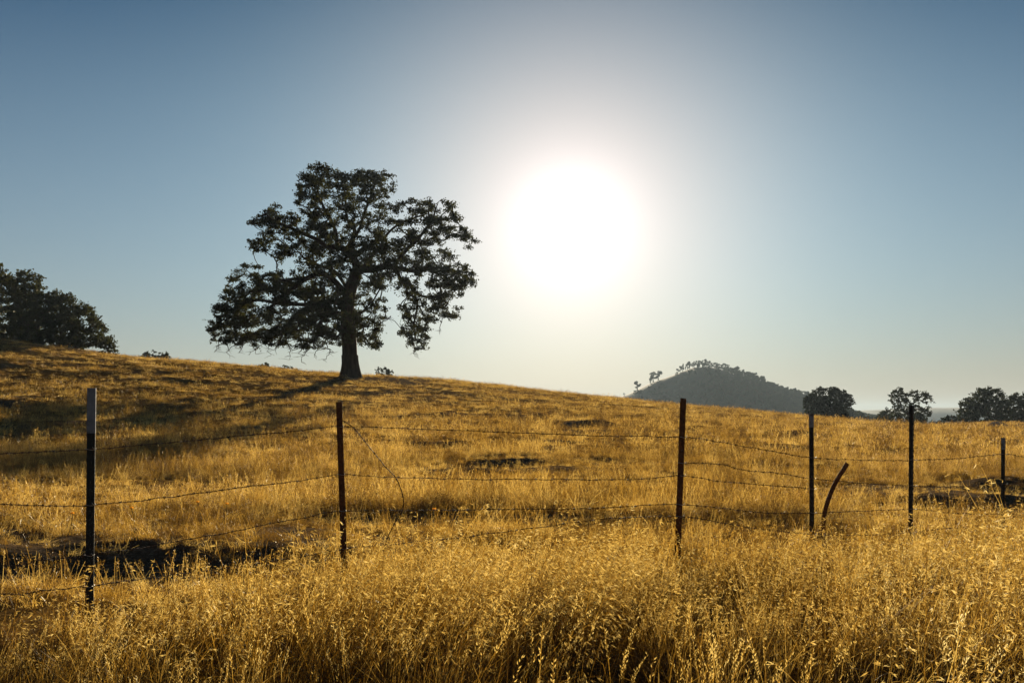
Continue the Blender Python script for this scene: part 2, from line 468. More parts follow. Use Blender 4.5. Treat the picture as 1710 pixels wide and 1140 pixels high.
def oat_proto(k, stems, big=1.0):
    gs, gh = Geo(), Geo()
    for i in range(stems):
        a = rng.uniform(0, 6.28); r = rng.uniform(0, 0.09)
        base = (r * math.cos(a), r * math.sin(a), -0.03)
        h = rng.uniform(0.34, 0.70) * big; az = rng.gauss(0.2, 0.9); lean = rng.uniform(0.08, 0.5)
        pts = arc(base, h, lean, az, 7, rng.uniform(0, 0.06))
        face = rng.uniform(0, 3.14)
        ribbon(gs, pts, 0.0032, 0.0014, face)
        ns = rng.randint(6, 12)
        for j in range(ns):
            s = rng.uniform(0.58, 1.0) if j else 1.0
            q = s * 6; i0 = min(5, int(q)); p = pts[i0] + (pts[i0 + 1] - pts[i0]) * (q - i0)
            ba = az + rng.gauss(0, 1.0); bl = rng.uniform(0.015, 0.065) * (1.5 - s)
            tip = p + np.array([math.cos(ba) * bl, math.sin(ba) * bl, rng.uniform(-0.3, 0.7) * bl])
            ribbon(gs, [p, (p + tip) / 2 + (0, 0, 0.005), tip], 0.0011, 0.0008, face + 1)
            d = np.array([math.cos(az) * rng.uniform(0.3, 1.1) + rng.gauss(0, .35), math.sin(az) * rng.uniform(0.3, 1.1) + rng.gauss(0, .35), rng.uniform(-0.9, 0.35)])
            L = rng.uniform(0.020, 0.031); W = L * rng.uniform(0.12, 0.19)
            roll = rng.uniform(0, 6.28)
            glume(gh, tip, d, L, W, roll)
            glume(gh, tip, d + np.array([rng.gauss(0, .25), rng.gauss(0, .25), rng.gauss(0, .25)]), L * 0.95, W * 0.9, roll + 1.3)
    for i in range(stems):
        a = rng.uniform(0, 6.28); r = rng.uniform(0, 0.08)
        pts = arc((r * math.cos(a), r * math.sin(a), -0.02), rng.uniform(0.15, 0.36), rng.uniform(0.2, 1.2), rng.uniform(0, 6.28), 5, rng.uniform(0, 0.5))
        ribbon(gs, pts, 0.0045, 0.0008, rng.uniform(0, 3.14))
    return finish_proto(gs, gh, 'grass_tuft_a%02d' % k)
def brome_proto(k, stems):
    gs, gh = Geo(), Geo()
    for i in range(stems):
        a = rng.uniform(0, 6.28); r = rng.uniform(0, 0.09)
        h = rng.uniform(0.34, 0.58); az = rng.gauss(0.2, 1.1)
        pts = arc((r * math.cos(a), r * math.sin(a), -0.03), h, rng.uniform(0.0, 0.3), az, 6, rng.uniform(0, 0.03))
        face = rng.uniform(0, 3.14)
        ribbon(gs, pts, 0.0028, 0.0013, face)
        for j in range(rng.randint(11, 18)):
            s = 0.74 + 0.26 * j / 15 if j < 15 else rng.uniform(0.8, 1)
            s = min(s, 1.0)
            q = s * 5; i0 = min(4, int(q)); p = pts[i0] + (pts[i0 + 1] - pts[i0]) * (q - i0)
            ba = rng.uniform(0, 6.28)
            d = np.array([math.cos(ba) * 0.5, math.sin(ba) * 0.5, 1.0])
            L = rng.uniform(0.009, 0.015)
            glume(gh, p + np.array([math.cos(ba), math.sin(ba), 0]) * 0.002, d, L, L * 0.33, ba + 1)
    for i in range(stems):
        a = rng.uniform(0, 6.28); r = rng.uniform(0, 0.08)
        pts = arc((r * math.cos(a), r * math.sin(a), -0.02), rng.uniform(0.12, 0.32), rng.uniform(0.1, 1.2), rng.uniform(0, 6.28), 5, rng.uniform(0, 0.5))
        ribbon(gs, pts, 0.0045, 0.0008, rng.uniform(0, 3.14))
    return finish_proto(gs, gh, 'grass_tuft_b%02d' % k)
def blade_proto(name, n, hmin, hmax, rad, w, mat, lean=(0.1, 1.0), seg=4, heads=0, headw=0.008):
    g = Geo()
    for i in range(n):
        a = rng.uniform(0, 6.28); r = rad * math.sqrt(rng.random())
        pts = arc((r * math.cos(a), r * math.sin(a), -0.02), rng.uniform(hmin, hmax), rng.uniform(*lean), rng.gauss(0.3, 1.6), seg, rng.uniform(0, 0.35))
        ribbon(g, pts, w, w * 0.25, rng.uniform(0, 3.14))
    for i in range(heads):
        a = rng.uniform(0, 6.28); r = rad * math.sqrt(rng.random())
        pts = arc((r * math.cos(a), r * math.sin(a), 0), rng.uniform(hmax, hmax * 1.6), rng.uniform(0.05, 0.4), rng.gauss(0.3, 1.2), 5)
        f = rng.uniform(0, 3.14)
        ribbon(g, pts, w * 0.6, w * 0.4, f)
        for j in range(5):
            p = pts[-1] - (pts[-1] - pts[-2]) * rng.uniform(0, 1.2)
            ba = rng.uniform(0, 6.28)
            glume(g, p, np.array([math.cos(ba), math.sin(ba), rng.uniform(-.6, 1)]), headw * 2.6, headw, ba)
    return bpy.data.objects.new(name, g.mesh(name, mat))

def group_of(name, objs):
    c = bpy.data.collections.new(name)
    for o in objs: c.objects.link(o)
    return c
P_tall = group_of('tall_grass_models', [oat_proto(i, rng.randint(5, 8), 1.0 + 0.12 * (i % 3)) for i in range(9)] + [brome_proto(i, rng.randint(6, 9)) for i in range(6)]
                  + [blade_proto('grass_tuft_c%02d' % i, 40, 0.20, 0.54, 0.11, 0.0032, MAT['stem'], (0.03, 0.5), 5) for i in range(5)])
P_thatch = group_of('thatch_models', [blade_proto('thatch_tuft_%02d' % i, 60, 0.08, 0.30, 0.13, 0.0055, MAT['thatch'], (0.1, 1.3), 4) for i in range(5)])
P_mid = group_of('short_grass_models', [blade_proto('short_tuft_%02d' % i, 46, 0.07, 0.24, 0.14, 0.0050, MAT['hill_grass'], (0.1, 1.2), 4, heads=3 + i % 4) for i in range(8)])
P_far = group_of('far_grass_models', [blade_proto('far_tuft_%02d' % i, 40, 0.10, 0.34, 0.34, 0.013, MAT['hill_grass'], (0.1, 1.0), 3, heads=4, headw=0.02) for i in range(7)])

def scatter(name, pts, rot, scl, idx, coll, label, cat):
    me = bpy.data.meshes.new(name)
    me.vertices.add(len(pts)); me.vertices.foreach_set('co', np.asarray(pts, np.float32).ravel())
    a = me.attributes.new('rot', 'FLOAT_VECTOR', 'POINT'); a.data.foreach_set('vector', np.asarray(rot, np.float32).ravel())
    a = me.attributes.new('scl', 'FLOAT_VECTOR', 'POINT'); a.data.foreach_set('vector', np.asarray(scl, np.float32).ravel())
    a = me.attributes.new('idx', 'INT', 'POINT'); a.data.foreach_set('value', np.asarray(idx, np.int32))
    o = bpy.data.objects.new(name, me); COL.objects.link(o)
    t = bpy.data.node_groups.new(name + '_nodes', 'GeometryNodeTree')
    t.interface.new_socket('Geometry', in_out='INPUT', socket_type='NodeSocketGeometry')
    t.interface.new_socket('Geometry', in_out='OUTPUT', socket_type='NodeSocketGeometry')
    gi = t.nodes.new('NodeGroupInput'); go = t.nodes.new('NodeGroupOutput')
    ci = t.nodes.new('GeometryNodeCollectionInfo'); ci.inputs['Collection'].default_value = coll
    ci.inputs['Separate Children'].default_value = True; ci.inputs['Reset Children'].default_value = True
    ip = t.nodes.new('GeometryNodeInstanceOnPoints'); ip.inputs['Pick Instance'].default_value = True
    def attr(nm, ty):
        n = t.nodes.new('GeometryNodeInputNamedAttribute'); n.data_type = ty; n.inputs['Name'].default_value = nm
        return n.outputs[0]
    t.links.new(gi.outputs[0], ip.inputs['Points']); t.links.new(ci.outputs[0], ip.inputs['Instance'])
    t.links.new(attr('idx', 'INT'), ip.inputs['Instance Index'])
    er = t.nodes.new('FunctionNodeEulerToRotation')
    t.links.new(attr('rot', 'FLOAT_VECTOR'), er.inputs[0]); t.links.new(er.outputs[0], ip.inputs['Rotation'])
    t.links.new(attr('scl', 'FLOAT_VECTOR'), ip.inputs['Scale'])
    t.links.new(ip.outputs[0], go.inputs[0])
    md = o.modifiers.new('scatter', 'NODES'); md.node_group = t
    tag(o, label, cat, kind='stuff')
    return o

R = np.random.default_rng(11)
def wedge(n, y0, y1, half=0.58, pad=1.2):
    """random ground points in the strip of land the camera looks over, with room to step aside"""
    Y = np.sqrt(R.uniform(y0 ** 2, y1 ** 2, n))
    X = R.uniform(-1, 1, n) * (half * Y + pad)
    return X, Y
# tall roadside grass: its far edge swings away from the camera towards the right
EU = (np.array([-200, 0, 150, 400, 600, 850, 1130, 1360, 1520, 1710, 1900]) - 855) / F
EY = np.array([5.2, 5.3, 5.5, 6.2, 6.9, 7.3, 7.4, 7.5, 7.6, 7.9, 8.2])
def edge_of(X, Y):
    return np.interp(X / Y, EU, EY) + 0.5 * fbm(X * 0.9, Y * 0.9, 33, 3)
X, Y = wedge(17500, 1.9, 13.5)
e = edge_of(X, Y)
den = 1 - sst(-0.6, 0.55, Y - e)
patch = fbm(X / 0.9, Y / 0.9, 71, 3)
bare = np.exp(-(((X - 0.42) / 0.30) ** 2 + ((Y - 4.3) / 0.45) ** 2))
den = den * (1 - 0.35 * sst(5.2, 3.4, Y)) * (1 - 0.45 * sst(5.0, 3.6, Y) * sst(-0.6, 0.6, X))
keep = (R.random(len(X)) < den * np.clip(0.80 + 0.9 * patch, 0.2, 1)) & (R.random(len(X)) > 1.3 * bare)
X, Y, e, patch = X[keep], Y[keep], e[keep], patch[keep]
n = len(X)
idx = R.integers(0, 9, n)
kind = R.random(n)
oatness = 0.27 + 0.35 * fbm(X / 1.6, Y / 1.6, 72, 2) + 0.15 * sst(-1.5, 1.5, X) - 0.22 * sst(5.2, 3.6, Y)
idx = np.where(kind < oatness, R.integers(0, 9, n), np.where(kind < oatness + 0.25, R.integers(9, 15, n), R.integers(15, 20, n)))
s = R.uniform(0.8, 1.12, n) * (0.96 + 0.42 * fbm(X / 1.1, Y / 1.1, 73, 2)) * (1 - 0.20 * sst(0.2, -3.0, X)) * (1 - 0.2 * sst(-0.8, 0.3, Y - e)) * (1 - 0.12 * sst(4.6, 3.2, Y))
rot = np.stack([R.normal(0, 0.13, n) + 0.22 * fbm(X / 0.7, Y / 0.7, 75, 2), R.normal(0.08, 0.13, n) + 0.25 * fbm(X / 0.8, Y / 0.8, 76, 2), R.normal(0, 0.8, n)], 1)
pts = np.stack([X, Y, ground_z(X, Y)], 1)
scatter('tall_grass', pts, rot, np.stack([s * 1.1, s * 1.1, s], 1), idx, P_tall,
        'tall dry golden wild oats and brome grass in front of the wire fence', 'grass')
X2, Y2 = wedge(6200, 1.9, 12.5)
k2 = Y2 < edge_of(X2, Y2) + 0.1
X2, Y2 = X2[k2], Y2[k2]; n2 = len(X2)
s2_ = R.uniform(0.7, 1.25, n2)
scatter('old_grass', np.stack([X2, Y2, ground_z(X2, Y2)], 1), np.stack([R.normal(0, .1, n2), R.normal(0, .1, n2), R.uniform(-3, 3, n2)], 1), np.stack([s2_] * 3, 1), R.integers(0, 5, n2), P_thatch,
        'flattened old grass, coloured dark brown for the shade under the tall golden stalks', 'grass')
print('tall', n)
# short grass on the slope
def slope_grass(name, n, y0, y1, coll, k, smin, smax, label, half=0.58, pad=1.2, far=False):
    X, Y = wedge(n, y0, y1, half, pad)
    Z, D = ground_z(X, Y, True)
    p = fbm(X / 3.0, Y / 1.6, 81, 4)
    keep = R.random(n) < np.clip(0.80 + 1.1 * p, 0.15, 1) * (1 - 0.8 * D ** 1.5 * (1 - 0.45 * sst(14, 11, Y)))
    if not far:
        keep &= Y > np.minimum(edge_of(X, Y) - 1.0, 13)
    X, Y, Z, D, p = X[keep], Y[keep], Z[keep], D[keep], p[keep]
    n = len(X)
    s = R.uniform(smin, smax, n) * (1 + 0.75 * p + 0.5 * fbm(X / 0.8, Y / 0.7, 83, 2)).clip(0.35, 1.6) * (1 - 0.4 * D)
    zs = 1 - 0.42 * sst(55, 85, Y)
    rot = np.stack([R.normal(0, 0.12, n), R.normal(0.05, 0.12, n), R.uniform(-3.14, 3.14, n)], 1)
    scatter(name, np.stack([X, Y, Z], 1), rot, np.stack([s, s, s * zs * R.uniform(0.75, 1.25, n)], 1), R.integers(0, k, n), coll, label, 'grass')
    print(name, n)
slope_grass('short_grass', 34000, 6.5, 30, P_mid, 8, 0.5, 0.95, 'short dry golden grass behind the wire fence at the foot of the hill')
slope_grass('hill_grass', 80000, 28, 150, P_far, 7, 0.55, 1.0, 'dry golden grass covering the hill up to its skyline', far=True)

# ------------------------------------------------------------------ trees
def in_poly(px, py, poly):
    poly = np.asarray(poly, float); x1, y1 = poly[:, 0], poly[:, 1]; x2, y2 = np.roll(x1, -1), np.roll(y1, -1)
    c = np.zeros(len(px), bool)
    for a, b, cc, d in zip(x1, y1, x2, y2):
        m = ((b > py) != (d > py)) & (px < (cc - a) * (py - b) / (d - b + 1e-12) + a)
        c ^= m
    return c
class Skel:
    def __init__(s): s.p = []; s.par = []; s.rmin = []; s.len = []
    def node(s, p, par, rmin=0.0):
        s.p.append(np.asarray(p, float)); s.par.append(par); s.rmin.append(rmin)
        s.len.append(0 if par < 0 else s.len[par] + np.linalg.norm(s.p[-1] - s.p[par]))
        return len(s.p) - 1
    def limb(s, pts, r0, r1, par=-1, seg=0.45):
        pts = spline(pts, 4)
        ids = []
        n = len(pts)
        for i in range(n):
            if i == 0 and par >= 0:
                ids.append(par); continue
            f = i / (n - 1)
            ids.append(s.node(pts[i], ids[-1] if ids else par, r0 + (r1 - r0) * f))
        return ids
    def nearest(s, p, lo=0):
        A = np.array(s.p[lo:]); return lo + int(np.argmin(((A - p) ** 2).sum(1)))
    def connect(s, C, rr, wander=0.14, seg=0.45, lenw=0.25, dead=False, tip=0.02, lo=0):
        A = np.array(s.p); d = np.linalg.norm(A - C, axis=1) + lenw * np.array(s.len) * 0.5
        d[:lo] += 100
        k = int(np.argmin(d)); a = s.p[k]
        L = np.linalg.norm(C - a); n = max(2, int(L / seg))
        off = np.array([rr.gauss(0, 1), rr.gauss(0, 1), rr.gauss(0, 1)]) * wander * L
        last = k
        kink = np.zeros(3)
        for i in range(1, n + 1):
            f = i / n
            kink = kink * 0.6 + np.array([rr.gauss(0, 1), rr.gauss(0, 1), rr.gauss(0, 1)]) * seg * 0.22
            q = a + (C - a) * f + off * math.sin(math.pi * f) + (kink if i < n else 0)
            last = s.node(q, last, tip)
        return last
    def radii(s, tip=0.02, p=2.3):
        n = len(s.p); acc = np.zeros(n); r = np.zeros(n)
        ch = [[] for _ in range(n)]
        for i in range(n - 1, -1, -1):
            ri = max(acc[i] ** (1 / p) if acc[i] > 0 else tip, s.rmin[i])
            r[i] = ri
            if s.par[i] >= 0:
                acc[s.par[i]] += ri ** p if ri < 1e9 else 0
                ch[s.par[i]].append(i)
        return r, ch
    def wood(s, g, tip=0.02, p=2.3, rscale=1.0, sides=6, cap_r=None):
        r, ch = s.radii(tip, p)
        r = r * rscale
        for i in range(len(s.p)):            # keep a child no thicker than its parent
            if s.par[i] >= 0: r[i] = min(r[i], r[s.par[i]])
        started = set()
        roots = [i for i in range(len(s.p)) if s.par[i] < 0]
        stack = [(i, None) for i in roots]
        while stack:
            i, fr = stack.pop()
            chain = [] if fr is None else [fr]
            chain.append(i)
            while ch[chain[-1]]:
                c = sorted(ch[chain[-1]], key=lambda k: -r[k])
                for o in c[1:]: stack.append((o, chain[-1]))
                chain.append(c[0])
            if len(chain) < 2: continue
            rad = [r[k] for k in chain]
            if fr is not None: rad[0] = rad[1]
            rad[-1] *= 0.5
            sd = sides if max(rad) > 0.12 else (5 if max(rad) > 0.05 else 3)
            tube(g, [s.p[k] for k in chain], rad, sd, cap=False)
        return r
# a spray of oak leaves: ragged lobed polygon, slightly cupped
LT = np.array([[0, 0, 0], [0.30, 0.12, .05], [0.42, 0.42, .1], [0.22, 0.46, .0], [0.30, 0.80, .12], [0.0, 1.0, 0.0], [-0.26, 0.74, .1], [-0.18, 0.5, 0.0], [-0.45, 0.34, .12], [-0.28, 0.10, .04]])
LT[:, 1] -= 0.5
def leaves(g, C, size, R_, updir=None):
    n = len(C)
    a = R_.normal(size=(n, 3)); a /= np.linalg.norm(a, axis=1)[:, None]
    b = R_.normal(size=(n, 3)); b -= a * (a * b).sum(1)[:, None]; b /= np.linalg.norm(b, axis=1)[:, None]
    c = np.cross(a, b)
    sz = np.broadcast_to(size, (n,))[:, None, None]
    V = C[:, None, :] + sz * (LT[None, :, 0:1] * a[:, None, :] + LT[None, :, 1:2] * b[:, None, :] + LT[None, :, 2:3] * c[:, None, :])
    g.add_many(V.reshape(-1, 3), 10, [(0, 1, 2, 3, 7, 8, 9), (3, 4, 5, 6, 7)])
def clump_leaves(g, S, node, C, rad, nl, size, rr, R_, twigs=5, flat=0.7, tip=0.012):
    """little twigs round a branch end with leaves along them"""
    pts = []
    for k in range(twigs):
        d = R_.normal(size=3); d[2] *= 0.7; d /= np.linalg.norm(d) + 1e-9
        L = rad * R_.uniform(0.5, 1.15)
        e = C + d * L * np.array([1, 1, flat])
        mid = (C + e) / 2 + R_.normal(size=3) * 0.12 * L
        if S is not None:
            m_ = S.node(mid, node, tip); S.node(e, m_, tip * 0.7)
        m = max(1, nl // twigs)
        f = R_.uniform(0.25, 1.1, m)[:, None]
        q = C + (e - C) * f + R_.normal(size=(m, 3)) * rad * 0.17
        pts.append(q)
    pts = np.concatenate(pts)
    leaves(g, pts, R_.uniform(size * 0.7, size * 1.25, len(pts)), R_)

# ---- the big valley oak
TY = 95.0
ZS = 2.924
def Z(zx, zy, d=0.0):
    """point of the oak from the enlarged view of the photo, d metres behind the trunk"""
    px, py = 330 + zx / ZS, 250 + zy / ZS
    return P(px, py, TY) + np.array([0, d, 0])
def big_oak():
    rr = random.Random(5); R_ = np.random.default_rng(5)
    S = Skel()
    trunk = S.limb([Z(749, 1100), Z(747, 1060), Z(743, 1000), Z(740, 920), Z(733, 850), Z(731, 780), Z(738, 725), Z(757, 650), Z(777, 585)], 0.80, 0.52)
    # flare at the foot
    base_n = trunk[0]
    def at_(zx, zy): 
        q = Z(zx, zy); return int(np.argmin([(p[0] - q[0]) ** 2 + (p[2] - q[2]) ** 2 for p in S.p]))
    A = S.limb([S.p[trunk[-1]], Z(765, 535, -.2), Z(735, 497, -.6), Z(690, 485, -1), Z(640, 482, -1.4), Z(600, 455, -1.8), Z(540, 430, -2.2), Z(470, 400, -2.6), Z(400, 370, -3), Z(355, 325, -3)], 0.36, 0.07, trunk[-1])
    B0 = at_(735, 497)
    B = S.limb([S.p[B0], Z(755, 440, .1), Z(765, 400, .3), Z(750, 360, .6), Z(722, 330, .9), Z(715, 270, 1.2), Z(705, 200, 1.4), Z(690, 130, 1.2)], 0.26, 0.05, B0)
    C0 = at_(757, 440)
    C = S.limb([S.p[C0], Z(795, 385, -.3), Z(820, 320, -.9), Z(850, 255, -1.3), Z(870, 200, -1.5), Z(900, 150, -1.6)], 0.17, 0.05, C0)
    D = S.limb([S.p[trunk[-1]], Z(850, 582, .4), Z(920, 562, .8), Z(980, 572, 1.2), Z(1060, 580, 1.7), Z(1140, 562, 2.2), Z(1220, 562, 2.6), Z(1300, 600, 2.8)], 0.34, 0.06, trunk[-1])
    E0 = at_(950, 565)
    E = S.limb([S.p[E0], Z(992, 515, .4), Z(1030, 480, 0), Z(1080, 440, -.5), Z(1110, 405, -.9), Z(1150, 360, -1.2), Z(1165, 310, -1.3), Z(1180, 270, -1.2)], 0.21, 0.04, E0)
    E1 = at_(1085, 438)
    S.limb([S.p[E1], Z(1115, 452, -.3), Z(1150, 428, 0), Z(1200, 440, .4), Z(1250, 405, .6), Z(1320, 430, .8)], 0.11, 0.03, E1)
    F0 = at_(970, 570)
    F1 = S.limb([S.p[F0], Z(990, 630, .6), Z(1040, 660, .1), Z(1062, 700, -.4), Z(1110, 722, -.9), Z(1180, 730, -1.2), Z(1240, 770, -1.4)], 0.19, 0.04, F0)
    F2 = at_(1062, 700)
    S.limb([S.p[F2], Z(1075, 770, -.5), Z(1060, 850, -.6), Z(1065, 920, -.4)], 0.07, 0.025, F2)
    S.limb([S.p[F2], Z(1010, 745, -.1), Z(1000, 800, .2), Z(985, 850, .3)], 0.05, 0.02, F2)
    K0 = at_(875, 575)
    S.limb([S.p[K0], Z(892, 640, -.4), Z(905, 700, -.8), Z(880, 780, -1), Z(868, 860, -.9), Z(880, 930, -.7)], 0.09, 0.025, K0)
    G0 = at_(735, 725)
    G = S.limb([S.p[G0], Z(692, 665, -.5), Z(650, 625, -.9), Z(595, 618, -1.4), Z(540, 650, -1.9), Z(485, 700, -2.4), Z(430, 735, -2.9)], 0.32, 0.12, G0)
    G1 = at_(560, 635)
    S.limb([S.p[G1], Z(490, 640, -1.4), Z(420, 645, -1.2), Z(380, 615, -1), Z(340, 622, -.9), Z(300, 670, -.8), Z(245, 715, -.8), Z(180, 730, -.8)], 0.17, 0.05, G1)
    H0 = at_(732, 760)
    H = S.limb([S.p[H0], Z(650, 738, .5), Z(560, 755, 1.0), Z(490, 780, 1.5), Z(430, 830, 2.0), Z(395, 880, 2.3), Z(330, 905, 2.4), Z(250, 905, 2.6), Z(150, 912, 2.8)], 0.27, 0.05, H0)
    I0 = at_(560, 757)
    S.limb([S.p[I0], Z(480, 752, .4), Z(400, 752, -.2), Z(300, 738, -.8), Z(220, 770, -1), Z(140, 820, -1.1)], 0.15, 0.04, I0)
    J0 = at_(690, 486)
    S.limb([S.p[J0], Z(683, 420, -.6), Z(655, 350, -.2), Z(620, 290, 0), Z(590, 220, .2), Z(570, 140, .3)], 0.16, 0.04, J0)
    L0 = at_(800, 582)
    S.limb([S.p[L0], Z(830, 520, 1.6), Z(870, 450, 2.8), Z(905, 380, 3.4), Z(960, 330, 3.6), Z(1040, 300, 3.4)], 0.15, 0.04, L0)
    L1 = at_(740, 700)
    S.limb([S.p[L1], Z(700, 640, 1.4), Z(640, 570, 2.6), Z(560, 540, 3.4), Z(480, 500, 3.8)], 0.14, 0.04, L1)
    S.limb([S.p[at_(733, 830)], Z(690, 800, -1.2), Z(640, 830, -2.0), Z(600, 880, -2.4)], 0.07, 0.03, at_(733, 830))
    poly = [(52, 925), (50, 860), (80, 800), (72, 750), (118, 700), (158, 662), (128, 605), (190, 562), (245, 542), (300, 558), (345, 590), (400, 590), (380, 540),
            (300, 500), (232, 500), (250, 430), (243, 385), (262, 318), (320, 300), (375, 243), (430, 290), (462, 318), (470, 262), (492, 190), (482, 150), (510, 90), (560, 58),
            (640, 62), (655, 90), (700, 78), (760, 105), (790, 92), (830, 110), (880, 86), (930, 105), (955, 132), (992, 158), (970, 190), (988, 222), (935, 205), (930, 240), (985, 250), (1040, 236),
            (1092, 250), (1112, 265), (1128, 228), (1222, 240), (1262, 290), (1310, 335), (1330, 385), (1380, 440), (1350, 492), (1300, 482), (1270, 440), (1235, 470), (1290, 535), (1342, 590),
            (1366, 640), (1350, 690), (1300, 705), (1265, 745), (1300, 800), (1280, 852), (1225, 825), (1160, 850), (1135, 880), (1160, 940), (1108, 970), (1070, 992), (1015, 965), (952, 940), (985, 870),
            (1000, 790), (935, 735), (915, 810), (932, 880), (908, 960), (878, 980), (820, 955), (780, 975), (735, 945), (690, 965), (620, 962), (560, 975), (480, 965), (400, 955), (330, 958), (240, 955), (130, 945)]
    poly = np.array(poly, float)
    gaps = [(445, 560, 45, 30), (705, 640, 22, 28), (945, 705, 14, 42), (1245, 462, 48, 30), (1150, 485, 28, 20), (1020, 610, 45, 14), (320, 762, 38, 12), (425, 622, 18, 10), (1075, 380, 30, 22),
            (850, 290, 26, 18), (925, 300, 20, 14), (720, 300, 14, 26), (950, 370, 16, 14), (400, 300, 14, 10), (560, 420, 22, 12), (600, 545, 24, 14), (820, 630, 16, 22), (480, 265, 0, 0), (640, 690, 22, 14), (460, 800, 16, 20),
            (1110, 640, 18, 14), (935, 430, 14, 14), (690, 400, 10, 20), (520, 500, 26, 12), (300, 390, 20, 8), (820, 730, 8, 14), (1000, 690, 14, 20), (340, 640, 14, 20), (640, 250, 14, 12), (780, 210, 12, 16), (1230, 345, 18, 10)]
    dense = [(300, 850, 270, 95, 2.0), (560, 830, 190, 130, 1.5), (450, 690, 110, 90, .7), (620, 180, 130, 120, .5), (1180, 640, 160, 90, .6), (860, 450, 160, 110, .35), (480, 400, 150, 60, .4), (1200, 330, 110, 80, .25)]
    leaf = Geo()
    cs = []
    tries = 0
    want = 1240
    while len(cs) < want and tries < 40000:
        tries += 1
        x = R_.uniform(40, 1390); y = R_.uniform(50, 1000)
        if not in_poly(np.array([x]), np.array([y]), poly)[0]: continue
        inset = 0
        for k in range(8):
            a = k * math.pi / 4
            if not in_poly(np.array([x + 24 * math.cos(a)]), np.array([y + 24 * math.sin(a)]), poly)[0]: inset += 1
        if inset >= 4: continue
        if any(((x - a) / (c + 8)) ** 2 + ((y - b) / (d + 8)) ** 2 < 1 for a, b, c, d in gaps if c > 0): continue
        w = 0.52 + sum(q * math.exp(-((x - a) / c) ** 2 - ((y - b) / d) ** 2) for a, b, c, d, q in dense)
        if R_.random() > w: continue
        cx, ry = 720, 520
        hx = math.sqrt(max(0.04, 1 - ((x - 715) / 700) ** 2)); hy = math.sqrt(max(0.05, 1 - ((y - 650) / 640) ** 2)) if y < 650 else 1
        dep = R_.uniform(-1, 1) * 7.0 * min(hx, hy)
        p = Z(x, y, 0); p = np.array([p[0] * (1 + dep / TY), TY + dep, EYE + (p[2] - EYE) * (1 + dep / TY)])
        near = any(np.linalg.norm(p - c[0]) < (0.42 if (y > 690 and x < 720) else 0.58) for c in cs)
        if near: continue
        cs.append((p, R_.uniform(0.50, 0.85) * (0.75 if inset else 1.0)))
    print('oak clumps', len(cs), tries)
    cs.sort(key=lambda c: min(np.linalg.norm(c[0] - q) for q in S.p[::6]))
    lo = len(trunk) // 2
    for p, r in cs:
        k = S.connect(p, rr, lenw=0.16, tip=0.018, lo=lo)
        clump_leaves(leaf, S, k, p, r, int(84 * (r / 0.6) ** 1.6), 0.162, rr, R_, twigs=7)
    # bare dead twigs under the low left limb
    for (x0, y0, x1, y1) in [(110, 945, 100, 985), (150, 948, 165, 1020), (215, 950, 190, 990), (250, 945, 270, 975), (300, 950, 300, 1000), (345, 950, 350, 1005), (430, 950, 450, 985), (450, 955, 435, 1020),
                             (490, 960, 488, 1030), (560, 965, 525, 1015), (590, 968, 560, 1005), (640, 965, 650, 990), (650, 985, 610, 1028), (90, 935, 70, 960), (1180, 860, 1180, 890), (1060, 985, 1058, 1003), (930, 800, 915, 820),
                             (180, 948, 130, 990), (280, 955, 240, 995), (400, 950, 385, 985), (520, 960, 500, 1000)]:
        q0 = Z(x0, y0, rr.uniform(-1, 2.5)); q1 = Z(x1, y1, rr.uniform(-1, 2.5)); q1[1] = q0[1] + rr.uniform(-.6, .6)
        k = S.connect(q0, rr, tip=0.03, lo=lo)
        k2 = k
        n = 5
        for i in range(1, n + 1):
            q = q0 + (q1 - q0) * i / n + np.array([rr.gauss(0, .12), rr.gauss(0, .1), rr.gauss(0, .06)])
            k2 = S.node(q, k2, 0.028 if i < 4 else 0.016)
            for _ in range(2):
                if rr.random() < 0.75:
                    e = q + np.array([rr.gauss(0, .35), rr.gauss(0, .3), rr.uniform(-.35, .12)])
                    m = S.node((q + e) / 2 + (0, 0, .04), k2, 0.016); S.node(e, m, 0.01)
    wood = Geo()
    S.wood(wood, tip=0.014, p=2.5, sides=10)
    # buttressed foot
    b0 = S.p[0]
    V = []; sides = 16; rows = 7
    for i in range(rows):
        f = i / (rows - 1); z = b0[2] - 0.5 + f * 2.4
        r = 0.80 + 0.34 * (1 - f) ** 2.2
        c = np.array([b0[0] - 0.10 * f, TY, z])
        for k in range(sides):
            w = 2 * math.pi * k / sides
            rr2 = r * (1 + 0.10 * (1 - f) * math.cos(5 * w + 1) + 0.03 * math.cos(9 * w + 3 * f))
            V.append(c + rr2 * np.array([math.cos(w), math.sin(w), 0]))
    wood.add(V, [(i * sides + k, i * sides + (k + 1) % sides, (i + 1) * sides + (k + 1) % sides, (i + 1) * sides + k) for i in range(rows - 1) for k in range(sides)])
    base = np.array([b0[0], TY, float(ground_z(b0[0], TY))])
    root = empty('oak_tree', base)
    tag(root, 'large lone spreading oak on the crest of the golden hill, left of the sun', 'tree')
    wood.build('trunk', MAT['bark'], root, smooth=True, loc=base)
    leaf.build('crown', MAT['oak_leaf'], root, loc=base)
    return root
big_oak()

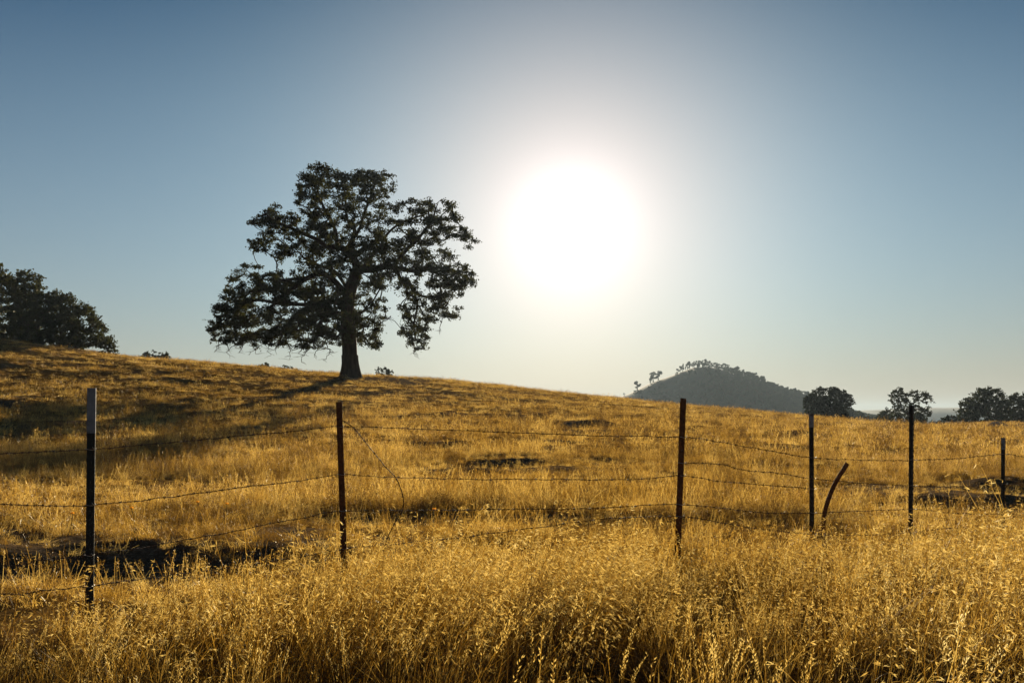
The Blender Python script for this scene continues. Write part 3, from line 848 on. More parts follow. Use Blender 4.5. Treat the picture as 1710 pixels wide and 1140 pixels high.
def poly_tree(name, poly, Y, depth, label, nclump, crad, leafsize, seed, trunk_px, trunk_r, group=None, nl=26, gaps=(), matl='far_leaf', stems=1, cat='tree', spread=0.0, minsep=0.7, keep_thin=0.0):
    """a tree whose crown fills an outline (photo pixels) at distance Y with real depth"""
    rr = random.Random(seed); R_ = np.random.default_rng(seed)
    poly = np.array(poly, float)
    x0, x1, y0, y1 = poly[:, 0].min(), poly[:, 0].max(), poly[:, 1].min(), poly[:, 1].max()
    cxp = (x0 + x1) / 2
    S = Skel()
    bx = (trunk_px - 855) / F * Y
    gz = float(ground_z(bx, Y))
    base = np.array([bx, Y, gz])
    top = P(cxp, y0 + 0.45 * (y1 - y0), Y)
    for k in range(stems):
        dx = (k - (stems - 1) / 2) * spread
        b = base + np.array([dx, rr.uniform(-.5, .5) * (stems > 1), -0.3])
        m = base * 0.6 + top * 0.4 + np.array([dx * 1.3 + rr.gauss(0, .2), 0, 0]); m[2] = b[2] + (top[2] - b[2]) * 0.5
        e = top + np.array([dx * 2.0, rr.gauss(0, .4), 0])
        S.limb([b, (b + m) / 2 + np.array([rr.gauss(0, .12), 0, 0]), m, e], trunk_r, trunk_r * 0.35)
    cs = []; t = 0
    while len(cs) < nclump and t < 20000:
        t += 1
        x = R_.uniform(x0, x1); y = R_.uniform(y0, y1)
        if not in_poly(np.array([x]), np.array([y]), poly)[0]: continue
        if any(((x - a) / c) ** 2 + ((y - b) / d) ** 2 < 1 for a, b, c, d in gaps): continue
        hx = math.sqrt(max(0.05, 1 - ((x - cxp) / (x1 - x0) * 2) ** 2)); hy = math.sqrt(max(0.05, 1 - ((y - y1) / (y1 - y0 + 1e-6)) ** 2))
        dep = R_.uniform(-1, 1) * depth * min(hx, hy)
        p = P(x, y, Y + dep)
        if any(np.linalg.norm(p - c) < minsep for c in cs): continue
        cs.append(p)
    leaf = Geo()
    cs.sort(key=lambda c: np.linalg.norm(c - base))
    for p in cs:
        k = S.connect(p, rr, lenw=0.3, seg=0.6, tip=0.02, lo=3)
        clump_leaves(leaf, S, k, p, crad * R_.uniform(0.75, 1.2), nl, leafsize, rr, R_, twigs=4)
    wood = Geo(); S.wood(wood, tip=0.014, p=2.4, sides=7)
    root = empty(name, base)
    tag(root, label, cat, group)
    wood.build('trunk', MAT['bark'], root, smooth=True, loc=base)
    leaf.build('crown', MAT[matl], root, loc=base)
    return root
# left grove
poly_tree('grove_tree', [(-75, 455), (-40, 436), (-5, 440), (8, 455), (24, 468), (32, 500), (30, 550), (20, 572), (-75, 560)], 114, 3.6,
          'tallest dark tree of the grove, cut by the left edge of the picture', 260, 0.8, 0.26, 21, -22, 0.30, nl=46, stems=2, spread=1.0, matl='oak_leaf')
poly_tree('grove_tree', [(22, 474), (32, 456), (52, 453), (64, 462), (70, 482), (84, 500), (92, 530), (88, 572), (40, 572), (20, 560)], 112, 3.4,
          'dark slender-trunked tree in the middle of the left grove', 230, 0.75, 0.25, 22, 42, 0.22, nl=46, stems=3, spread=0.9, matl='oak_leaf', gaps=[(38, 555, 6, 10)])
poly_tree('grove_tree', [(78, 492), (95, 481), (112, 490), (122, 494), (126, 508), (146, 506), (152, 520), (160, 532), (176, 545), (178, 558), (192, 572), (168, 580), (120, 582), (80, 578)], 112, 3.4,
          'spreading feathery tree at the right side of the left grove', 300, 0.7, 0.22, 23, 108, 0.26, nl=36, stems=3, spread=1.2, matl='oak_leaf', minsep=0.45, gaps=[(135, 530, 7, 5), (150, 545, 6, 4)])
poly_tree('shrub', [(160, 576), (172, 570), (184, 568), (194, 574), (199, 588), (190, 596), (165, 594)], 110, 1.0,
          'low shrub at the right foot of the left grove on the skyline', 30, 0.4, 0.2, 24, 180, 0.08, cat='shrub', nl=22, matl='oak_leaf', minsep=0.35)
# tops of trees that peep over the ridge
for i, (pl, lab) in enumerate([
    ([(234, 592), (243, 586), (255, 585), (262, 590), (266, 604), (236, 604)], 'small treetop peeping over the grassy skyline right of the left grove, wider of the pair'),
    ([(264, 594), (270, 588), (280, 590), (284, 604), (264, 604)], 'tiny round treetop on the skyline right of the left grove, smaller of the pair'),
    ([(434, 612), (440, 606), (448, 608), (450, 622), (434, 622)], 'tiny treetop on the skyline below the oak, left of its companion'),
    ([(462, 613), (472, 605), (482, 609), (500, 617), (500, 628), (462, 626)], 'low treetop on the skyline below the oak, wider and right of its companion'),
    ([(628, 620), (636, 613), (645, 612), (655, 618), (656, 632), (628, 632)], 'small treetop on the skyline just right of the oak trunk')]):
    cxp = sum(p[0] for p in pl) / len(pl)
    poly_tree('distant_treetop', pl, 172, 1.6, lab, 26, 0.5, 0.3, 40 + i, cxp, 0.15, nl=16, minsep=0.5)
# right-hand oaks
q4 = lambda L: [(1310 + a / 4.275, 600 + b / 4.275) for a, b in L]
poly_tree('oak_tree', q4([(128, 330), (150, 270), (205, 232), (250, 196), (310, 205), (370, 196), (405, 215), (430, 240), (470, 250), (484, 292), (478, 335), (450, 370), (460, 420), (300, 460), (190, 440), (160, 380)]), 175, 3.6,
          'dense rounded dark oak right of the wooded hill, above the white-tipped post', 330, 0.62, 0.30, 31, 1385, 0.42, nl=30, minsep=0.55, gaps=[(1310 + 380 / 4.275, 600 + 300 / 4.275, 3.0, 4), (1310 + 320 / 4.275, 600 + 260 / 4.275, 2.5, 2.0), (1310 + 430 / 4.275, 600 + 310 / 4.275, 3, 2.5)])
poly_tree('oak_tree', q4([(752, 245), (775, 205), (830, 205), (880, 235), (930, 226), (1020, 235), (1045, 265), (1070, 300), (1010, 320), (960, 290), (950, 350), (1030, 338), (1060, 400), (1040, 412), (985, 380), (930, 350), (915, 400), (910, 480), (740, 480), (735, 440), (780, 340), (800, 310), (756, 300)]), 168, 2.6,
          'open crooked oak with forked crown right behind the dark bare post', 230, 0.5, 0.26, 32, 1509, 0.36, nl=20, minsep=0.42, gaps=[(1310 + 905 / 4.275, 600 + 280 / 4.275, 5, 5), (1310 + 850 / 4.275, 600 + 320 / 4.275, 3, 4)])
poly_tree('bush', q4([(655, 420), (680, 385), (730, 352), (770, 370), (780, 470), (660, 465)]), 185, 2, 'dark bushy tree at the left foot of the forked oak', 60, 0.55, 0.3, 33, 1478, 0.15, nl=22, cat='bush', minsep=0.5)
poly_tree('bush', q4([(920, 385), (950, 372), (990, 390), (1008, 430), (1006, 475), (915, 470)]), 185, 2, 'dark bushy tree at the right foot of the forked oak', 60, 0.55, 0.3, 34, 1535, 0.15, nl=22, cat='bush', minsep=0.5)
poly_tree('bush', q4([(1100, 450), (1120, 425), (1170, 402), (1230, 400), (1275, 420), (1280, 470), (1110, 475)]), 170, 2, 'low loose bush left of the broad right-hand oak', 55, 0.5, 0.28, 35, 1588, 0.12, nl=18, cat='bush', minsep=0.5)
poly_tree('oak_tree', q4([(1240, 400), (1262, 300), (1300, 275), (1335, 290), (1355, 240), (1400, 205), (1450, 195), (1490, 215), (1540, 222), (1575, 260), (1600, 300), (1610, 470), (1250, 470)]), 160, 3.8,
          'broad lobed dark oak near the right edge, behind the boulders', 330, 0.6, 0.28, 36, 1652, 0.42, nl=28, minsep=0.55, gaps=[(1310 + 1345 / 4.275, 600 + 300 / 4.275, 2.5, 4), (1310 + 1480 / 4.275, 600 + 350 / 4.275, 4, 2.5)])
poly_tree('oak_tree', q4([(1595, 280), (1625, 250), (1690, 242), (1740, 255), (1790, 300), (1800, 470), (1600, 470)]), 164, 3.2,
          'dark oak cut by the right edge of the picture', 210, 0.6, 0.28, 37, 1708, 0.35, nl=26, minsep=0.55, gaps=[(1310 + 1640 / 4.275, 600 + 310 / 4.275, 3, 3)])

# ------------------------------------------------------------------ boulders
def boulder(c, sx, sy, sz, seed, label):
    g = Geo(); n = 28; m = 14
    V = []
    for i in range(m + 1):
        th = math.pi * i / m
        for k in range(n):
            w = 2 * math.pi * k / n
            d = np.array([math.sin(th) * math.cos(w), math.sin(th) * math.sin(w), math.cos(th)])
            r = 1 + 0.22 * float(fbm(d[0] * 1.7 + seed, d[1] * 1.7 + d[2] * 1.3, seed, 4)) + 0.10 * float(fbm(d[0] * 5, d[2] * 5 + d[1] * 3, seed + 3, 2))
            V.append(np.array([d[0] * sx, d[1] * sy, d[2] * sz]) * r)
    g.add(np.array(V) + c, [(i * n + k, (i + 1) * n + k, (i + 1) * n + (k + 1) % n, i * n + (k + 1) % n) for i in range(m) for k in range(n)])
    o = g.build('boulder', MAT['rock'], loc=c, smooth=False)
    tag(o, label, 'boulder')
for (px, Y, sx, sy, sz, sd, lab) in [(1664, 115, 1.40, 1.0, 0.78, 3, 'larger domed grey boulder in the grass at the far right'), (1692, 113.5, 1.10, 0.8, 0.48, 8, 'smaller flat dark boulder right of the domed one')]:
    x = (px - 855) / F * Y
    boulder(np.array([x, Y, float(ground_z(x, Y)) + 0.18]), sx, sy, sz, sd, lab)

# ------------------------------------------------------------------ far wooded hill and distant hills
def hill_obj(name, prof, Y0, depth, dx, label, mat, foot=-32, nd=40, rough=0.8, seed=5):
    prof = np.array(prof, float)
    X = (prof[:, 0] - 855) / F * Y0; Zp = EYE + (690 - prof[:, 1]) / F * Y0
    xs = np.arange(X[0], X[-1] + dx, dx); top = smooth_interp(xs, X, Zp)
    s = np.linspace(-1, 1, 2 * nd + 1)
    Xg, Sg = np.meshgrid(xs, s)
    Tg = np.broadcast_to(top, Xg.shape)
    fall = np.cos(np.clip(np.abs(Sg), 0, 1) * math.pi / 2) ** 1.25
    Zg = foot + (Tg - foot) * fall + rough * fbm(Xg / (dx * 6), Sg * depth / (dx * 6), seed, 4) * (1 - fall * 0.75) * 3
    Yg = Y0 + Sg * depth
    g = Geo(); g.v.append(np.stack([Xg.ravel(), Yg.ravel(), Zg.ravel()], 1))
    w = len(xs); ii = (np.arange(len(s) - 1)[:, None] * w + np.arange(w - 1)[None, :]).ravel()
    g.loops.append(np.stack([ii, ii + 1, ii + w + 1, ii + w], 1).ravel()); g.sizes = [4] * len(ii)
    o = g.build(name, mat, smooth=True)
    tag(o, label, kind='structure')
    return lambda x, y: float(foot + (np.interp(x, xs, top) - foot) * math.cos(min(abs(y - Y0) / depth, 1) * math.pi / 2) ** 1.25)
hill_mat = simple('scrubby_hill_cover', [(0.35, (0.045, 0.045, 0.022)), (0.55, (0.075, 0.058, 0.026)), (0.75, (0.12, 0.082, 0.032))], 0.03, 0.95)
far_mat = simple('distant_hill_cover', [(0.4, (0.08, 0.075, 0.04)), (0.7, (0.16, 0.13, 0.07))], 0.004, 0.95)
HY = 900.0
hz = hill_obj('wooded_hill', [(900, 735), (960, 705), (1010, 674), (1048, 658), (1063, 651.5), (1084, 641), (1105, 633), (1126, 625.5), (1147, 617.5), (1162, 613), (1179, 613), (1200, 617), (1221, 625), (1253, 637), (1280, 647), (1305, 656),
              (1337, 667), (1380, 682), (1430, 697), (1480, 707), (1560, 722), (1640, 735)], HY, 190, 3.0, 'conical wooded hill rising behind the right part of the grassy slope', hill_mat)
hill_obj('distant_hills', [(-800, 700), (300, 690), (900, 689), (1300, 689), (1400, 688), (1432, 686.5), (1450, 684.5), (1474, 684), (1500, 682.5), (1544, 680.5), (1579, 681), (1602, 680.5), (1660, 682), (1800, 679), (2200, 684), (3000, 700)],
         2000, 380, 22, 'pale blue hazy ridge far beyond the valley', far_mat, foot=-40, rough=2.0)
def far_tree_mesh(seed, h=8.0, w=6.0, nl=480, lone=False):
    R_ = np.random.default_rng(seed); rr = random.Random(seed)
    g = Geo(); S = Skel()
    S.limb([(0, 0, -0.9), (rr.gauss(0, .2), 0, h * .3), (rr.gauss(0, .4), 0, h * .65)], 0.42, 0.16)
    nc = 11
    for k in range(nc):
        a = R_.uniform(0, 6.28); rad = math.sqrt(R_.random()) * w * 0.42
        zc = h * R_.uniform(0.26, 0.93); rad *= math.sqrt(max(0.1, 1 - ((zc / h - 0.5) / 0.55) ** 2))
        c = np.array([rad * math.cos(a), rad * math.sin(a), zc])
        kk = S.connect(c, rr, seg=1.0, tip=0.08)
        d = R_.normal(size=(nl // nc, 3)); d /= np.linalg.norm(d, axis=1)[:, None]
        leaves(g, c + d * R_.uniform(0.2, 1.0, (nl // nc, 1)) * np.array([1, 1, .7]) * w * 0.19, R_.uniform(0.5, 0.95, nl // nc), R_)
    wd = Geo(); S.wood(wd, tip=0.06, p=2.4, sides=5)
    n0 = len(wd.sizes); off = wd.n
    wd.v += g.v; wd.loops += [l + off for l in g.loops]; wd.sizes += g.sizes; wd.n += g.n
    me = wd.mesh('hill_tree', [MAT['bark'], MAT['far_leaf']])
    mi = np.ones(len(wd.sizes), np.int32); mi[:n0] = 0
    me.polygons.foreach_set('material_index', mi)
    return me
FM = [far_tree_mesh(100 + i, 8.0, [6.0, 5.0, 7.0, 5.5, 4.2, 6.5][i]) for i in range(6)]
def put_hill_tree(px, hpx, Y, label, k, group='trees along the skyline of the wooded hill', wide=1.0, cat='tree', dy=0.0):
    x = (px - 855) / F * Y
    z = hz(x * 1.0, Y)
    o = bpy.data.objects.new('hill_tree', FM[k % 6]); COL.objects.link(o)
    s = hpx / F * Y / 8.0
    o.location = (x, Y, z - 0.1 + dy); o.scale = (s * wide, s * wide, s); o.rotation_euler = (0, 0, k * 1.3)
    tag(o, label, cat, group)
put_hill_tree(1064, 15, HY, 'lone small tree low on the left shoulder of the wooded hill', 0, None, 1.4)
put_hill_tree(1042.5, 5, HY, 'tiny shrub at the left foot of the wooded hill', 3, None, 1.1, 'shrub')
put_hill_tree(1091, 18, HY, 'left tree of the close pair on the left slope of the wooded hill', 2, None, 1.15)
put_hill_tree(1099, 17, HY, 'right tree of the close pair on the left slope of the wooded hill', 5, None, 1.15)
put_hill_tree(1086, 9, HY, 'small shrub under the pair of trees on the left slope of the wooded hill', 1, None, 1.3, 'shrub')
put_hill_tree(1290, 15, HY + 3, 'tallest spiky tree standing out on the right slope of the wooded hill', 4, None, 0.8)
rs = random.Random(3)
px = 1132
k = 0
while px < 1350:
    base = 10 if px < 1160 else (12 if px < 1215 else 11)
    h = base * rs.uniform(0.6, 1.4) * (1.0 if px < 1215 else 1.2)
    where = 'left brow' if px < 1160 else ('rounded summit' if px < 1215 else 'right-hand slope')
    put_hill_tree(px, h, HY + rs.uniform(-8, 6), 'small dark tree in the skyline row on the %s of the wooded hill' % where, rs.randrange(600), wide=rs.uniform(0.65, 1.1))
    px += rs.uniform(2.0, 4.4) if px > 1160 else rs.uniform(3, 6); k += 1
print('skyline trees', k)
for i, (px, hp, Y) in enumerate([(1424, 18, 420), (1433, 13, 430), (1443, 14, 440), (1452, 11, 450), (1462, 12, 455), (1471, 10, 460), (1416, 18, 415), (1481, 10, 465), (1550, 9, 480)]):
    x = (px - 855) / F * Y
    o = bpy.data.objects.new('valley_tree', FM[i % 6]); COL.objects.link(o)
    top = EYE + (690 - (682 + i * 2.2 if i < 6 else (680 if i == 6 else 697))) / F * Y
    gz = float(ground_z(x, Y)); s = (top - gz) / 8.0
    o.location = (x, Y, gz); o.scale = (s * 0.9, s * 0.9, s); o.rotation_euler = (0, 0, i * 2.1)
    tag(o, 'dark tree in the descending row between the rounded oak and the forked oak', 'tree', 'valley trees behind the slope')
# wood on the flank of the hill: nobody could count it
Rw = np.random.default_rng(9)
pts = []
for _ in range(5200):
    pxx = Rw.uniform(1050, 1560); y = HY - Rw.random() ** 0.8 * 130 - 26
    x = (pxx - 855) / F * HY
    dens = 0.10 + 0.75 * float(sst(1120, 1290, np.array(pxx))) + 0.3 * float(sst(HY - 40, HY - 130, np.array(y)))
    if Rw.random() > dens: continue
    pts.append((x, y, hz(x, y) - 0.3))
pts = np.array(pts); n = len(pts)
s = Rw.uniform(0.35, 0.75, n)
scatter('woodland', pts, np.stack([np.zeros(n), np.zeros(n), Rw.uniform(0, 6.28, n)], 1), np.stack([s, s, s], 1), Rw.integers(0, 4, n),
        group_of('hill_tree_models', [bpy.data.objects.new('hill_tree_model_%d' % i, FM[i]) for i in range(4)]),
        'dark woodland covering the shaded flank of the conical hill', 'woodland')

# ------------------------------------------------------------------ barbed wire fence
POSTS = [  # px top, py top, px bottom, Y, flange width, material, tip length (m), tip?
    (-227, 668, -230, 8.6, 0.040, 'dark_steel', 0.25),
    (153.0, 648, 147.5, 5.8, 0.046, 'dark_steel', 0.262),
    (566.0, 671, 578.5, 7.6, 0.046, 'rust_steel', 0),
    (1141.0, 665, 1127.0, 7.6, 0.046, 'rust_steel', 0),
    (1355.0, 691, 1356.5, 9.0, 0.042, 'dark_steel', 0.12),
    (1524.5, 677, 1522.0, 9.8, 0.040, 'dark_steel', 0),
    (1676.0, 731, 1675.0, 11.5, 0.040, 'dark_steel', 0.135),
    (1874, 735, 1874, 15.0, 0.040, 'dark_steel', 0.13),
]
fence = empty('barbed_wire_fence', P(566, 671, 7.6) * np.array([1, 1, 0]) + np.array([0, 0, float(ground_z(-1.32, 7.6))]))
tag(fence, 'barbed wire fence on steel posts standing in front of the hillside', 'fence')
FL = np.array(fence.location)
post_xy = []; post_objs = []
for i, (pxt, pyt, pxb, Y, w, mt, tip) in enumerate(POSTS):
    top = P(pxt, pyt, Y)
    xb = (pxb - 855) / F * Y
    gz = float(ground_z(xb, Y))
    bot = np.array([xb, Y, gz - 0.35])
    ax = top - bot; L = np.linalg.norm(ax); ax /= L
    side = np.cross((0, 1, 0), ax); side /= np.linalg.norm(side); fwd = np.cross(ax, side)      # fwd points away from the camera
    yaw = [0.3, 0.25, 0.15, -0.2, 0.3, 0.9, 0.35, 0.2][i]
    s2 = side * math.cos(yaw) + fwd * math.sin(yaw); f2 = -side * math.sin(yaw) + fwd * math.cos(yaw)
    def prism(g, z0, z1, x0, x1, y0, y1):
        V = [bot + ax * z + s2 * x + f2 * y for z in (z0, z1) for x, y in ((x0, y0), (x1, y0), (x1, y1), (x0, y1))]
        g.add(V, [(0, 1, 2, 3), (7, 6, 5, 4), (0, 4, 5, 1), (1, 5, 6, 2), (2, 6, 7, 3), (3, 7, 4, 0)])
    def tee(g, z0, z1, grow=0.0):
        prism(g, z0, z1, -w / 2 - grow, w / 2 + grow, -0.003 - grow, 0.003 + grow)
        prism(g, z0, z1 - 0.0002, -0.0035 - grow, 0.0035 + grow, 0.0031 + grow, 0.034 + grow)
    g = Geo(); tee(g, 0, L)
    z = 0.40
    while z < L - 0.04:
        if z < L - tip - 0.02: prism(g, z, z + 0.016, -0.006, 0.006, -0.011, -0.0031)
        z += 0.053
    rnm = {'dark_steel': 'dark steel fence post', 'rust_steel': 'rusty brown steel fence post'}[mt]
    po = g.build('fence_post', MAT[mt], fence, loc=FL)
    if mt == 'rust_steel': po['label'] = 'rusty brown fence post'
    elif tip: po['label'] = 'dark fence post with white painted tip'
    else: po['label'] = 'thin black fence post without painted tip'
    if tip:
        g2 = Geo(); tee(g2, L - tip, L + 0.002, 0.0012)
        z = L - tip + 0.02
        while z < L - 0.02:
            prism(g2, z, z + 0.016, -0.004, 0.004, -0.0062, -0.0044); z += 0.053
        t_ = g2.build('painted_tip', MAT['white_tip'], po, loc=FL)
    post_xy.append((bot, ax, L)); post_objs.append(po)
def post_at(i, z):
    bot, ax, L = post_xy[i]; return bot + ax * ((z - bot[2]) / ax[2])
# photo traces of each strand; every point is put on the vertical plane between its two posts
WIRES = [
    [(-227, 762), (-100, 760), (0, 757), (80, 754), (150, 750), (220, 745), (300, 738), (400, 728), (500, 719), (566, 712), (700, 716), (850, 722), (1000, 727), (1139, 730), (1200, 738), (1280, 752), (1355, 764), (1440, 768), (1523, 768), (1600, 765), (1676, 758), (1710, 763), (1800, 772), (1874, 776)],
    [(-227, 842), (0, 841), (70, 844), (150, 843), (250, 834), (400, 814), (500, 803), (571, 792), (640, 796), (700, 798), (850, 800), (1000, 801), (1080, 799), (1135, 794), (1200, 803), (1280, 810), (1355, 816)],
    [(1136, 773), (1170, 773), (1200, 775), (1250, 786), (1300, 790), (1356, 799), (1430, 806), (1523, 811), (1600, 812), (1676, 808), (1760, 814), (1874, 820)],
    [(-227, 930), (0, 943), (70, 935), (149, 927), (250, 912), (400, 885), (500, 866), (573, 853), (700, 852), (850, 850), (1000, 848), (1080, 843), (1132, 842), (1200, 848), (1280, 856), (1356, 856), (1440, 853), (1523, 850), (1580, 856), (1640, 858), (1676, 858), (1760, 862), (1874, 866)],
    [(-227, 975), (0, 992), (80, 985), (148, 979), (250, 965), (400, 945), (500, 930), (576, 916), (690, 905), (795, 894), (894, 881), (990, 868), (1130, 862), (1250, 880), (1356, 892), (1440, 893), (1523, 888), (1600, 880), (1676, 878), (1800, 884), (1874, 888)],
]
def wire_points(tr):
    out = []
    cols = [p[0] for p in POSTS]
    for (px_, py_) in tr:
        # which span
        u = (px_ - 855) / F
        i = 0
        while i < len(POSTS) - 2 and px_ > (POSTS[i + 1][0] + POSTS[i + 1][2]) / 2 + 1: i += 1
        a = post_xy[i][0]; b = post_xy[i + 1][0]
        # leaning posts: use the middle of the post
        am = post_at(i, EYE - 0.4); bm = post_at(i + 1, EYE - 0.4)
        # plan intersection of the sight line x = u*y with the line am-bm
        dx, dy = bm[0] - am[0], bm[1] - am[1]
        t = (u * am[1] - am[0]) / (dx - u * dy)
        t = min(max(t, -0.02), 1.02)
        Yp = am[1] + t * dy - 0.035
        out.append((am[0] + t * dx, Yp, EYE + (690 - py_) / F * Yp))
    return np.array(out)
def barbed(pts, rad=0.0017, seed=1, barb=0.115, sag=True):
    """two twisted strands with barbs"""
    rr = random.Random(seed)
    c = spline(pts, 10)
    d = np.concatenate([[0], np.cumsum(np.linalg.norm(np.diff(c, axis=0), axis=1))])
    n = int(d[-1] / 0.012)
    s = np.linspace(0, d[-1], n)
    c = np.stack([np.interp(s, d, c[:, k]) for k in range(3)], 1)
    t = np.gradient(c, axis=0); t /= np.linalg.norm(t, axis=1)[:, None]
    a = np.cross(t, (0, 0.2, 1.0)); a /= np.linalg.norm(a, axis=1)[:, None]; b = np.cross(t, a)
    jit = np.array([[rr.gauss(0, .001), 0, rr.gauss(0, .002)] for _ in range(n)])
    ker = np.ones(9) / 9
    jit = np.stack([np.convolve(jit[:, k], ker, 'same') for k in range(3)], 1) * 3
    c = c + jit
    g = Geo()
    for ph in (0, math.pi):
        w = 2 * math.pi * s / 0.075 + ph
        tube(g, c + 0.0019 * (np.cos(w)[:, None] * a + np.sin(w)[:, None] * b), rad, 4)
    x = rr.uniform(0.02, 0.1)
    while x < d[-1]:
        i = min(n - 2, int(x / d[-1] * (n - 1)))
        q = c[i]; ph = rr.uniform(0, 6.28)
        for k in range(2):
            w = ph + k * 1.3
            v = math.cos(w) * a[i] + math.sin(w) * b[i] + t[i] * rr.uniform(-.3, .3)
            off = t[i] * (k - 0.5) * 0.008
            tube(g, [q + off - v * 0.013, q + off, q + off + v * 0.013], [0.0008, 0.0019, 0.0008], 4)
        tube(g, [q - t[i] * 0.008, q + t[i] * 0.008], 0.0050, 6)
        x += barb * rr.uniform(0.93, 1.07)
    return g
for i, tr in enumerate(WIRES):
    barbed(wire_points(tr), seed=i).build('barbed_wire', MAT['wire'], fence, loc=FL)
    for k in range(len(POSTS)):
        mid = (POSTS[k][0] + POSTS[k][2]) / 2
        hit = [p for p in tr if abs(p[0] - mid) < 12]
        if not hit or k in (0, 7): continue
        Yk = POSTS[k][3]
        z = EYE + (690 - hit[0][1]) / F * (Yk - 0.03)
        q = post_at(k, z)
        g = Geo(); w_ = POSTS[k][4] / 2 + 0.004
        ring = [q + np.array([w_ * math.cos(a), 0.036 * math.sin(a) - 0.004, 0.004 * math.sin(a * 2)]) for a in np.linspace(0, 2 * math.pi, 17)]
        tube(g, ring, 0.0016, 4)
        tube(g, [q + (w_, -0.02, 0), q + (w_ + 0.006, -0.045, 0.006), q + (w_ + 0.001, -0.045, 0.016)], 0.0016, 4)
        g.build('wire_clip', MAT['clip'], post_objs[k], loc=FL)
# loose strand hanging from the top of the second post
lw = [(571, 702), (578, 706), (590, 714), (604, 730), (625, 757), (645, 780), (661, 798), (669, 815), (673.5, 835), (672, 852), (665, 864), (656, 880), (648, 896), (640, 920)]
pts = np.array([P(x, y, 7.52 - 0.25 * math.sin(i / 13 * 3.14)) for i, (x, y) in enumerate(lw)])
lo_ = barbed(pts, seed=31, barb=0.13, rad=0.0026).build('loose_wire', MAT['wire'], fence, loc=FL)
lo_['label'] = 'loose strand of barbed wire curling down from the rusty post'
bent = Geo()
pb = [(1415.0, 773), (1409, 783), (1396, 804), (1386, 826), (1379, 848), (1375, 872), (1376, 900), (1378, 930), (1379, 962), (1379, 985)]
bp = spline([P(x, y, 8.75) for x, y in pb], 6)
t = np.gradient(bp, axis=0); t /= np.linalg.norm(t, axis=1)[:, None]
V = []; Fc = []
prof = [(-0.019, -0.004), (0.019, -0.004), (0.019, 0.002), (0.004, 0.002), (0.004, 0.03), (-0.004, 0.03), (-0.004, 0.002), (-0.019, 0.002)]
for i in range(len(bp)):
    sd = np.cross((0, 1, 0), t[i]); sd /= np.linalg.norm(sd)
    for (a, b) in prof: V.append(bp[i] + sd * a + np.array([0, 1, 0]) * b)
m = len(prof)
for i in range(len(bp) - 1):
    for k in range(m): Fc.append((i * m + k, i * m + (k + 1) % m, (i + 1) * m + (k + 1) % m, (i + 1) * m + k))
Fc.append(tuple(range(m))[::-1]); Fc.append(tuple((len(bp) - 1) * m + k for k in range(m)))
bent.add(V, Fc)
bloc = bp[-1]
tag(bent.build('bent_post', MAT['rust_steel'], loc=bloc), 'bent rusty steel post curving over to the right beside the fence', 'post')

# far fence posts near the boulders
for (pxx, y0, y1, Y, lean, lab) in [(1561.5, 708, 717, 101, 2.0, 'tiny leaning old post in the grass below the forked oak'), (1663, 719, 727, 100, 0, 'tiny old post below the domed boulder, left of its neighbour'),
                              (1672.5, 720, 728, 99, 0, 'tiny old post below the domed boulder, right of its neighbour'), (1700.5, 718, 729, 97, 0, 'tiny old post below the smaller flat boulder')]:
    x = (pxx - 855) / F * Y; gz = float(ground_z(x, Y)); h = max(0.8, (y1 - y0) / F * Y * 1.5)
    g = Geo(); tube(g, [(x, Y, gz - 0.2), (x - lean * 0.06, Y, gz + h * 0.5), (x - lean * 0.12, Y, gz + h)], [0.07, 0.065, 0.055], 7)
    tag(g.build('wooden_post', MAT['old_wood'], loc=(x, Y, gz), smooth=True), lab, 'post', 'old posts in the far grass')

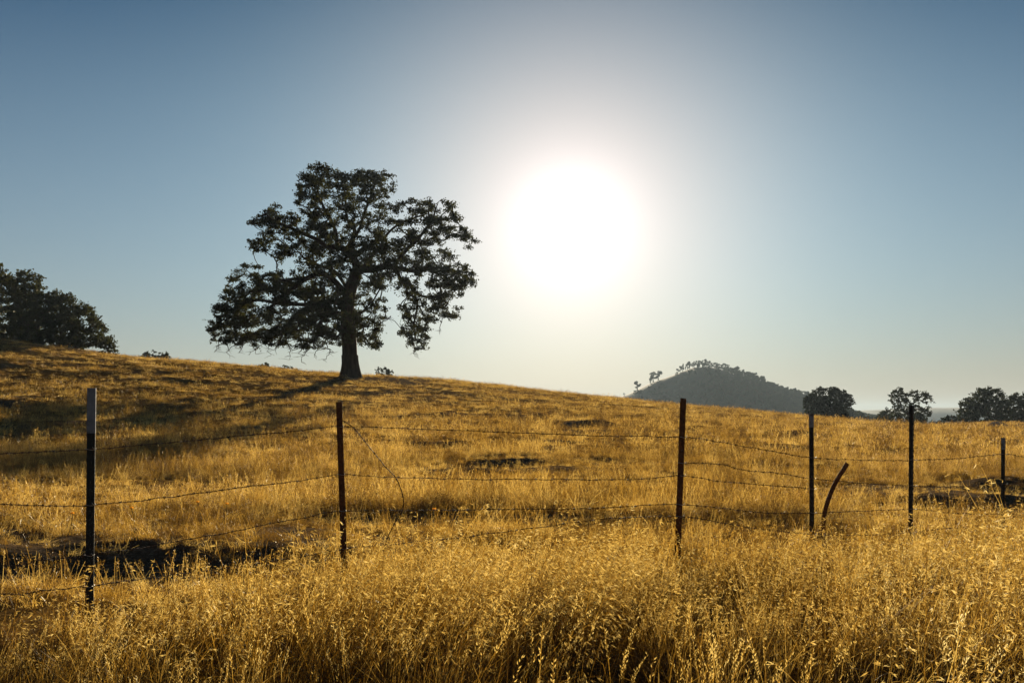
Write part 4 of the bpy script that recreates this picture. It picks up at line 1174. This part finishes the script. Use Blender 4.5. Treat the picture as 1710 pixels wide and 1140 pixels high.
# ------------------------------------------------------------------ small plants that can be told apart
def flower(px_, py_, Y, seed):
    rr = random.Random(seed)
    head = P(px_, py_, Y); gz = float(ground_z(head[0], Y))
    root = empty('wildflower', (head[0], Y, gz))
    g = Geo(); b = np.array([head[0] + rr.uniform(-.05, .05), Y, gz])
    pts_ = spline([b, (b + head) / 2 + (0.01, 0, 0), head], 4)
    tube(g, pts_, 0.0025, 4); g.build('stem', MAT['weed'], root, loc=root.location)
    f = Geo()
    for k in range(5):
        a = k * 1.2566; d = np.array([math.cos(a), math.sin(a), 0.5])
        glume(f, head, d, 0.024, 0.022, a + 1.57)
    f.build('petals', MAT['petal'], root, loc=root.location)
    return root
for (x, y, Y, lab) in [(220, 848, 9.6, 'small orange wildflower just right of the white-tipped left post, nearest to it'), (330, 838, 10.5, 'small orange wildflower under the middle wire, left of its neighbour'), (379, 841, 10.5, 'small orange wildflower under the middle wire, right of its neighbour'),
                  (121, 857, 9.4, 'orange wildflower left of the white-tipped left post'), (725, 850, 9.6, 'orange wildflower at the lowest clear wire right of the loose strand')]:
    tag(flower(x, y, Y, x), lab, 'flower', 'orange wildflowers by the fence')
# grey-green weed tangle in the hollow at the bottom
P_weed = group_of('weed_models', [blade_proto('weed_tuft_%02d' % i, 60, 0.04, 0.13, 0.09, 0.004, MAT['weed'], (0.5, 1.8), 4) for i in range(3)])
X = R.normal(0.42, 0.17, 90); Y = R.normal(4.25, 0.25, 90); n = 90
scatter('weeds', np.stack([X, Y, ground_z(X, Y)], 1), np.stack([np.zeros(n), np.zeros(n), R.uniform(0, 6, n)], 1), np.ones((n, 3)) * R.uniform(0.8, 1.4, (n, 1)), R.integers(0, 3, n), P_weed,
        'low grey-green weeds in the dark hollow at the bottom of the tall grass', 'weeds')

# ------------------------------------------------------------------ haze
HAZE = 1.7e-4
def haze_box():
    g = Geo()
    x, y0, y1, z0, z1 = 5200, -420, 8300, -48, 75
    V = [(a, b, c) for c in (z0, z1) for a, b in ((-x, y0), (x, y0), (x, y1), (-x, y1))]
    g.add(V, [(3, 2, 1, 0), (4, 5, 6, 7), (0, 1, 5, 4), (1, 2, 6, 5), (2, 3, 7, 6), (3, 0, 4, 7)])
    m, t, out = new_mat('summer_haze')
    v = N(t, 'ShaderNodeVolumePrincipled')
    v.inputs['Color'].default_value = (0.40, 0.50, 0.60, 1); v.inputs['Density'].default_value = HAZE; v.inputs['Anisotropy'].default_value = 0.3
    t.links.new(v.outputs[0], out.inputs['Volume'])
    o = g.build('haze', m)
    tag(o, 'thin pale summer haze over the valley', kind='stuff')
haze_box()
print('done')
